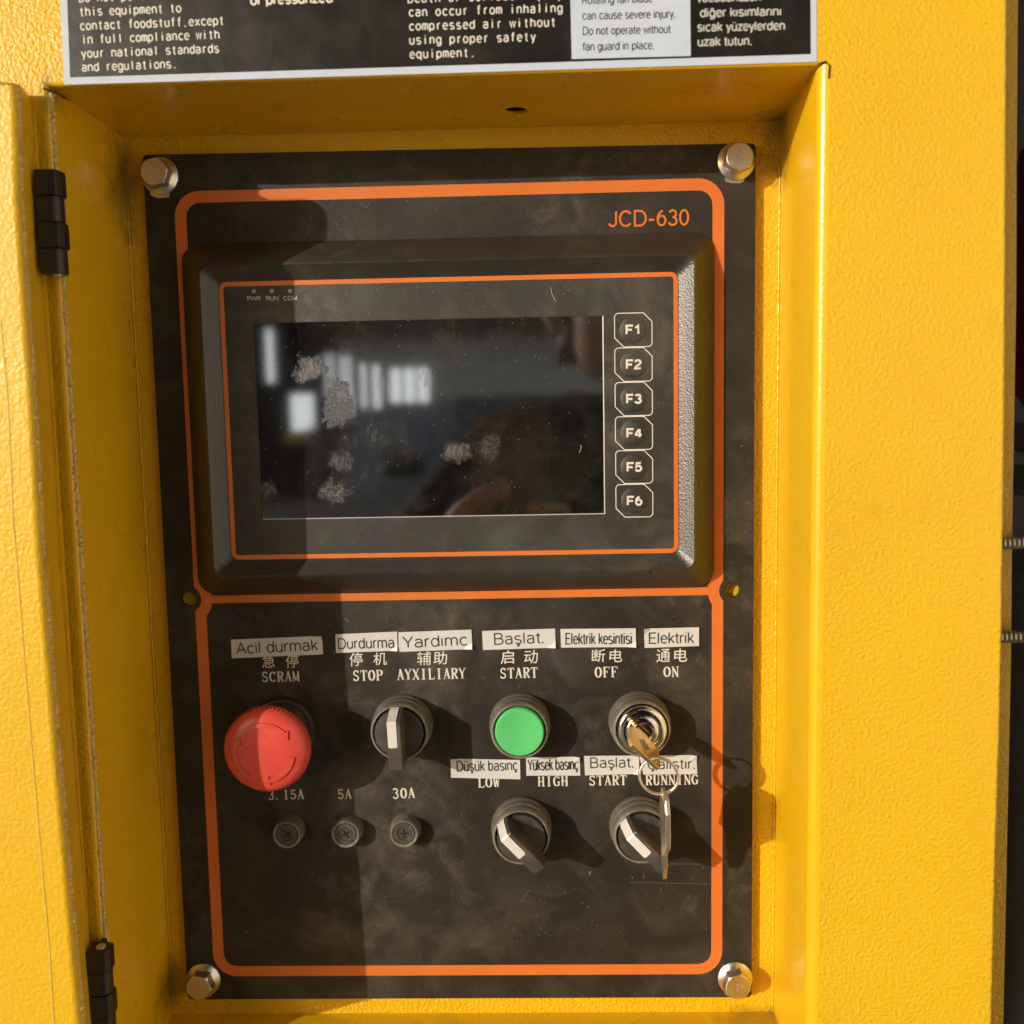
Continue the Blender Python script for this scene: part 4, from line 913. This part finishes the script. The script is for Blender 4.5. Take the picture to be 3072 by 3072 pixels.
# ---------------------------------------------------------------- paper labels
LB = [  # corners (tl, tr, br, bl) and text line, pixels of the photograph
 ('Acil durmak', [(693, 1919), (966, 1908), (969, 1963), (695, 1975)], (712, 1964), (953, 1952), 38, 'white paper label reading Acil durmak above SCRAM'),
 ('Durdurma', [(1006, 1903), (1191, 1895), (1193, 1952), (1008, 1959)], (1015, 1948), (1183, 1944), 35, 'white paper label reading Durdurma above STOP'),
 ('Yardımc', [(1195, 1897), (1414, 1889), (1417, 1947), (1196, 1956)], (1211, 1945), (1402, 1937), 38, 'white paper label reading Yardımc above AYXILIARY'),
 ('Başlat.', [(1446, 1893), (1665, 1886), (1667, 1943), (1449, 1950)], (1483, 1935), (1632, 1930), 37, 'white paper label reading Başlat above the green button'),
 ('Elektrik kesintisi', [(1681, 1887), (1907, 1885), (1908, 1941), (1683, 1943)], (1697, 1934), (1895, 1933), 37, 'white paper label reading Elektrik kesintisi above OFF'),
 ('Elektrik', [(1932, 1886), (2097, 1882), (2097, 1938), (1934, 1944)], (1947, 1932), (2080, 1930), 36, 'white paper label reading Elektrik above ON'),
 ('Düşük basınç', [(1352, 2276), (1560, 2280), (1561, 2338), (1353, 2333)], (1371, 2315), (1552, 2312), 35, 'white paper label reading Düşük basınç above LOW'),
 ('Yüksek basınç', [(1578, 2273), (1739, 2270), (1741, 2327), (1579, 2327)], (1585, 2313), (1734, 2310), 38, 'white paper label reading Yüksek basınç above HIGH'),
 ('Başlat.', [(1752, 2268), (1917, 2267), (1918, 2322), (1755, 2326)], (1771, 2305), (1901, 2303), 35, 'white paper label reading Başlat under the key switch'),
 ('Çalıştır.', [(1918, 2268), (2089, 2265), (2092, 2322), (1930, 2324)], (1944, 2309), (2085, 2307), 34, 'white paper label reading Çalıştır partly behind the key ring'),
]
for i, (s, q, a, b_, cp, lb) in enumerate(LB):
    t = wthing('paper_label', lb, 'paper label', 'white Turkish paper labels')
    w = .00042 + (i % 3) * .00008
    Q = [U(*p, w) for p in q]; rnd = random.Random(i)
    n, m = 8, 3; vs, fs = [], []; up = rnd.choice([(1, 0), (1, 1), (0, 1)])
    for j in range(m + 1):
        for k in range(n + 1):
            f, h = k / n, j / m
            x = (1 - h) * ((1 - f) * Q[3][0] + f * Q[2][0]) + h * ((1 - f) * Q[0][0] + f * Q[1][0])
            y = (1 - h) * ((1 - f) * Q[3][1] + f * Q[2][1]) + h * ((1 - f) * Q[0][1] + f * Q[1][1])
            d = math.hypot((f - up[0]) * 3.0, (h - up[1]) * 1.0)
            lift = .0014 * max(0, 1 - d / .42) ** 2
            vs.append((x, y, w + lift))
    for j in range(m):
        for k in range(n): c0 = j * (n + 1) + k; fs.append((c0, c0 + 1, c0 + n + 2, c0 + n + 1))
    o = mesh('paper', vs, fs, M_paper, t, fix=False); md = o.modifiers.new('thick', 'SOLIDIFY'); md.thickness = .00022; md.offset = -1
    L = sans(s, a, b_, cp, w + .00008, M_ink, t, .108)
    for v in L.data.vertices:                    # the print follows the curl of the paper
        x, y = v.co.x, v.co.z
        f = (x - Q[3][0]) / (Q[2][0] - Q[3][0]); yb_ = Q[3][1] + f * (Q[2][1] - Q[3][1]); h = (y - yb_) / (Q[0][1] - Q[3][1])
        d = math.hypot((f - up[0]) * 3.0, (h - up[1]) * 1.0); v.co.y -= .0014 * max(0, 1 - d / .42) ** 2 + .00004 * (d < .9)

# ---------------------------------------------------------------- the hall behind the photographer, mirrored in the screen
M_conc = flat('hall_concrete', (.20, .185, .165), .7, .2, 1.2)
M_hallw = flat('hall_wall_plaster', (.82, .79, .70), .8, .08, 1)
M_hallb = flat('hall_wall_blue_grey', (.30, .36, .46), .7, .08, 1)
M_roof = flat('hall_roof_steel', (.05, .048, .045), .7, .2, 1)
M_board = flat('blue_board', (.03, .11, .17), .6, .1, 1)
M_frame = flat('window_frame_paint', (.6, .6, .58), .6, .1, 2)
gm = N('bright_window_glass'); gm.set((.8, .8, .8), .3); gm.b.inputs['Emission Color'].default_value = (.93, .97, 1, 1); gm.b.inputs['Emission Strength'].default_value = 4.5
M_pane = gm.m
tag(box('ground', -30, 30, -Z0 - .05, -Z0, -12, 32, M_conc), kind='structure')
HW = 18.0
q1 = lambda x, y: RF(700 + x * .6211, 900 + y * .6211, HW)
def hbox(name, x0, y0, x1, y1, w0, w1, mat, parent=None, bev=0):
    a, b_ = q1(x0, y0), q1(x1, y1)
    return box(name, a[0], b_[0], b_[1], a[1], w0, w1, mat, parent, bev)
hl = wthing('hall', 'pale hall wall with dark roof mirrored in the touch screen', 'hall')
top = q1(0, 190)[1]; band = q1(0, 500)[1]; le = q1(500, 0)[0]
box('wall', le, 5.5, band, top + .6, HW, HW + .25, M_hallw, hl)
box('wall_base', le, 5.5, -Z0, band - .002, HW - .02, HW + .25, M_hallb, hl)
box('dark_bay', -8.5, le - .01, -Z0, top + .6, HW + .6, HW + .9, M_roof, hl)
box('roof', -9, 6, top + .62, top + .9, 11.5, HW + 1.2, M_roof, hl)
for k in range(5): box('roof_beam', -9, 6, top + .25, top + .615, 12 + k * 1.3, 12.2 + k * 1.3, M_roof, hl)
box('sky_block_roof', -5.5, 1.8, 3.9, 4.1, .9, 11.48, M_roof, hl)  # out-of-view roof added to keep sky light off the panel
box('sky_block_gable', -5.5, 1.8, top + .91, 3.9, 11.5, 11.7, M_roof, hl)  # added with it, closes the sky gap between the two roofs
box('bounce_wall', 1.6, 1.8, -Z0, 2.4, .22, 9.0, M_hallw, hl)  # out-of-view wall added to bounce sunlight onto the left recess wall
for k in range(3):
    t = wthing('roof_light', ['left', 'middle', 'right'][k] + ' one of the three translucent roof lights in the mirrored hall', 'roof light', 'roof lights of the mirrored hall')
    box('pane', -6 + k * 3.6, -3.2 + k * 3.6, top + .56, top + .60, 14.6, 16.6, M_pane, t)
    box('frame', -6.1 + k * 3.6, -3.1 + k * 3.6, top + .60, top + .618, 14.5, 16.7, M_frame, t)
wins = [(440, 255, 500, 470, 2), (512, 265, 585, 545, 2), (610, 300, 655, 530, 1), (668, 310, 722, 530, 1), (752, 325, 955, 500, 3), (112, 120, 175, 400, 1), (238, 445, 372, 640, 1)]
wl = ['tall bright hall window mirrored at the left', 'tall bright hall window next to the column', 'narrow hall window left of the broad one', 'narrow hall window right beside the broad one', 'broad bright hall window mirrored in the middle of the screen', 'bright strip window at the far left of the mirrored hall', 'bright doorway glazing with yellow foot in the dark bay']
for (x0, y0, x1, y1, nn), lb in zip(wins, wl):
    wd = HW - .06 if x0 > 400 else HW + .5
    t = wthing('hall_window', lb, 'window', 'hall windows mirrored in the screen')
    a, b_ = q1(x0, y0), q1(x1, y1)
    for k in range(nn):
        ua = a[0] + (b_[0] - a[0]) * k / nn; ub = a[0] + (b_[0] - a[0]) * (k + 1) / nn
        box('pane', ua + .03, ub - .03, b_[1] + .03, a[1] - .03, wd + .01, wd + .03, M_pane, t)
    vs, fs = [], []
    for k in range(nn + 1):
        uk = a[0] + (b_[0] - a[0]) * k / nn; prism_data([(uk - .03, b_[1]), (uk + .03, b_[1]), (uk + .03, a[1]), (uk - .03, a[1])], wd - .03, wd + .05, vs, fs)
    prism_data([(a[0] + .03, b_[1]), (b_[0] - .03, b_[1]), (b_[0] - .03, b_[1] + .03), (a[0] + .03, b_[1] + .03)], wd - .025, wd + .045, vs, fs)
    prism_data([(a[0] + .03, a[1] - .03), (b_[0] - .03, a[1] - .03), (b_[0] - .03, a[1]), (a[0] + .03, a[1])], wd - .025, wd + .045, vs, fs)
    mesh('frame', vs, fs, M_frame, t)
t = wthing('blue_board', 'dark blue board on the wall of the mirrored hall', 'board'); hbox('panel', 1080, 470, 1500, 665, HW - .4, HW - .35, M_board, t, .01)
t = wthing('yellow_crate', 'yellow crate standing in the doorway of the mirrored hall', 'crate'); hbox('body', 250, 645, 378, 690, HW - .2, HW + .3, flat('crate_yellow', (.75, .55, .05), .5), t, .02)
t = wthing('white_cabinet', 'white steel cabinet on the floor of the mirrored hall', 'cabinet')
hbox('body', 790, 590, 880, 770, HW - 2.0, HW - 1.5, M_frame, t, .01); hbox('door', 796, 600, 874, 760, HW - 2.03, HW - 2.002, M_frame, t, .005)
t = wthing('pipe_rack', 'rack with pale tubes on the floor of the mirrored hall', 'rack')
for x in (540, 560, 645, 690, 715): hbox('post', x, 600, x + 14, 790, HW - 3.0, HW - 2.9, M_frame, t, .005)
hbox('shelf', 500, 625, 730, 640, HW - 3.05, HW - 2.85, M_roof, t, .005)
for k, x in enumerate((880, 930, 985)):
    t = wthing('machine_crate', ['dark crate left', 'dark crate in the middle', 'dark crate right'][k] + ' of the row on the mirrored hall floor', 'crate')
    hbox('body', x, 690 + 15 * k, x + 42, 800, HW - 4, HW - 3.4, M_machine, t, .01)

# phone and photographer ---------------------------------------------
M_phone = flat('phone_glass', (.22, .20, .175), .30, .1, 60)
M_alu = flat('phone_metal_edge', (.62, .60, .56), .25, .05, 60, None, 1.0)
M_jack = flat('dark_jacket_cloth', (.022, .020, .020), .85, .25, 60, (300, .0004))
M_skin = flat('skin', (.70, .42, .32), .5, .1, 60)
M_hair = flat('dark_hair', (.03, .02, .015), .6, .3, 200)
M_jean = flat('dark_trousers', (.03, .035, .05), .85, .2, 60)
ph = wthing('phone', 'dark phone held up in front of the panel, mirrored in the screen', 'phone')
pu0, pu1, pv0, pv1 = CU - .060, CU + .015, CV - .148, CV + .010
loft('frame', [at(rect(pu0, pv0, pu1, pv1, .009), CW + .0046), at(rect(pu0, pv0, pu1, pv1, .009), CW + .0122)], M_alu, ph, 40, cap=True, cap0=True)
loft('back_glass', [at(rect(pu0 + .0008, pv0 + .0008, pu1 - .0008, pv1 - .0008, .0085), CW + .0046), at(rect(pu0 + .0012, pv0 + .0012, pu1 - .0012, pv1 - .0012, .0082), CW + .0042)], M_phone, ph, 40, cap=True)
for k in range(2): lathe('camera_lens', [(.0058, CW + .0042), (.0058, CW + .0028), (.0050, CW + .0028), (.0048, CW + .0034)], M_phone, ph, 24, (CU, CV - .0175 * (k + .0) - (0 if k else 0)), cap1=True) if k else lathe('camera_lens', [(.0058, CW + .0042), (.0058, CW + .0022), (.0050, CW + .0022), (.0048, CW + .0030)], M_phone, ph, 24, (CU, CV), cap1=True)

per = wthing('person', 'person in a dark jacket holding up a phone, mirrored in the screen', 'person')
def skin(name, verts, edges, mat, parent, root=0, lv=2):
    """verts: (u, v, w, radius)"""
    me = bpy.data.meshes.new(name); me.from_pydata([(a, -c_, b_) for a, b_, c_, r in verts], edges, [])
    o = bpy.data.objects.new(name, me); COL.objects.link(o); o.parent = parent
    md = o.modifiers.new('skin', 'SKIN'); md.use_smooth_shade = True
    for i, v in enumerate(verts):
        r = v[3]; me.skin_vertices[0].data[i].radius = r if isinstance(r, tuple) else (r, r)
    me.skin_vertices[0].data[root].use_root = True
    s = o.modifiers.new('sub', 'SUBSURF'); s.levels = lv; s.render_levels = lv
    me.materials.append(mat); return o
bu, bw = .152, .86
hip = -.42
body = [(bu, hip, bw, (.15, .11)), (bu, hip + .18, bw, (.14, .10)), (bu, hip + .36, bw - .01, (.16, .11)), (bu, .04, bw, (.12, .09)), (bu, .105, bw - .02, (.085, .08)),
        (bu - .15, .035, bw, .085), (bu - .34, -.18, bw - .10, .060), (bu - .33, -.17, bw - .26, .050), (bu - .235, -.045, bw - .345, .036),
        (bu + .17, .0, bw, .06), (bu + .26, -.24, bw - .06, .048), (bu + .10, -.17, bw - .28, .036), (bu - .06, -.07, bw - .34, .028),
        (bu - .10, hip - .05, bw, .085), (bu - .11, hip - .42, bw, .06), (bu - .12, -Z0 + .09, bw, .045),
        (bu + .10, hip - .05, bw, .085), (bu + .11, hip - .42, bw, .06), (bu + .12, -Z0 + .09, bw, .045)]
ed = [(0, 1), (1, 2), (2, 3), (3, 4), (3, 5), (5, 6), (6, 7), (7, 8), (3, 9), (9, 10), (10, 11), (11, 12), (0, 13), (13, 14), (14, 15), (0, 16), (16, 17), (17, 18)]
skin('body', body, ed, M_jack, per)
for s in (-.12, .12): bevel(box('shoe', bu + s - .045, bu + s + .045, -Z0, -Z0 + .09, bw - .2, bw + .08, M_roof, per), .03, 3)
# head with features
hd = [(bu, .13, bw - .03, .055), (bu, .175, bw - .035, (.062, .075)), (bu, .235, bw - .03, (.072, .092)), (bu, .285, bw - .02, (.060, .075))]
skin('head', hd, [(0, 1), (1, 2), (2, 3)], M_skin, per)
tube('nose', [(bu, .235, bw - .125), (bu, .205, bw - .145), (bu, .198, bw - .125)], [.008, .013, .010], M_skin, per, 10)
for s in (-1, 1):
    lathe('eye', [(.0001, bw - .108), (.007, bw - .110), (.011, bw - .104)], M_marker, per, 16, (bu + s * .031, .238), cap0=True)
    tube('ear', [(bu + s * .078, .245, bw - .02), (bu + s * .086, .225, bw - .015), (bu + s * .078, .200, bw - .02)], [.010, .014, .009], M_skin, per, 8)
tube('mouth', [(bu - .024, .172, bw - .108), (bu, .170, bw - .117), (bu + .024, .172, bw - .108)], [.003, .006, .003], flat('lips', (.45, .18, .15), .5), per, 8)
hs = [(bu, .27, bw + .015, (.080, .085)), (bu, .315, bw - .02, (.066, .075)), (bu, .21, bw + .045, .055)]
skin('hair', hs, [(0, 1), (0, 2)], M_hair, per)
# hands: palm and separate fingers closed on the phone edges
def hand(px, py, sgn):
    z = CW + .030
    skin('palm', [(px - sgn * .012, py - .045, z + .012, .022), (px - sgn * .006, py - .010, z, (.026, .014)), (px - sgn * .002, py + .022, z - .004, (.024, .012))], [(0, 1), (1, 2)], M_skin, per)
    for k in range(4):
        y = py + .030 - k * .019; L = (.9, 1, .95, .78)[k]
        P = [(px - sgn * .004, y - .004, z - .006, .0085), (px - sgn * .010, y, z - .020, .0088), (px - sgn * .004, y + .002, CW - .004, .0082), (px + sgn * .016 * L, y + .004, CW - .0045, .0075), (px + sgn * .030 * L, y + .006, CW - .004, .0066)]
        skin('finger', P, [(0, 1), (1, 2), (2, 3), (3, 4)], M_skin, per, lv=1)
    skin('thumb', [(px - sgn * .006, py - .022, z + .002, .012), (px - sgn * .002, py + .004, z + .006, .011), (px + sgn * .020, py + .026, z - .002, .009)], [(0, 1), (1, 2)], M_skin, per, lv=1)
hand(pu0 - .004, CV - .112, 1)
hand(pu1 + .004, CV - .115, -1)
skin('finger', [(pu0 - .020, CV - .098, CW + .004, .013), (pu0 - .004, CV - .080, CW - .006, .0125), (pu0 + .016, CV - .066, CW - .009, .0110), (pu0 + .038, CV - .060, CW - .006, .0095)], [(0, 1), (1, 2), (2, 3)], M_skin, per, lv=2)
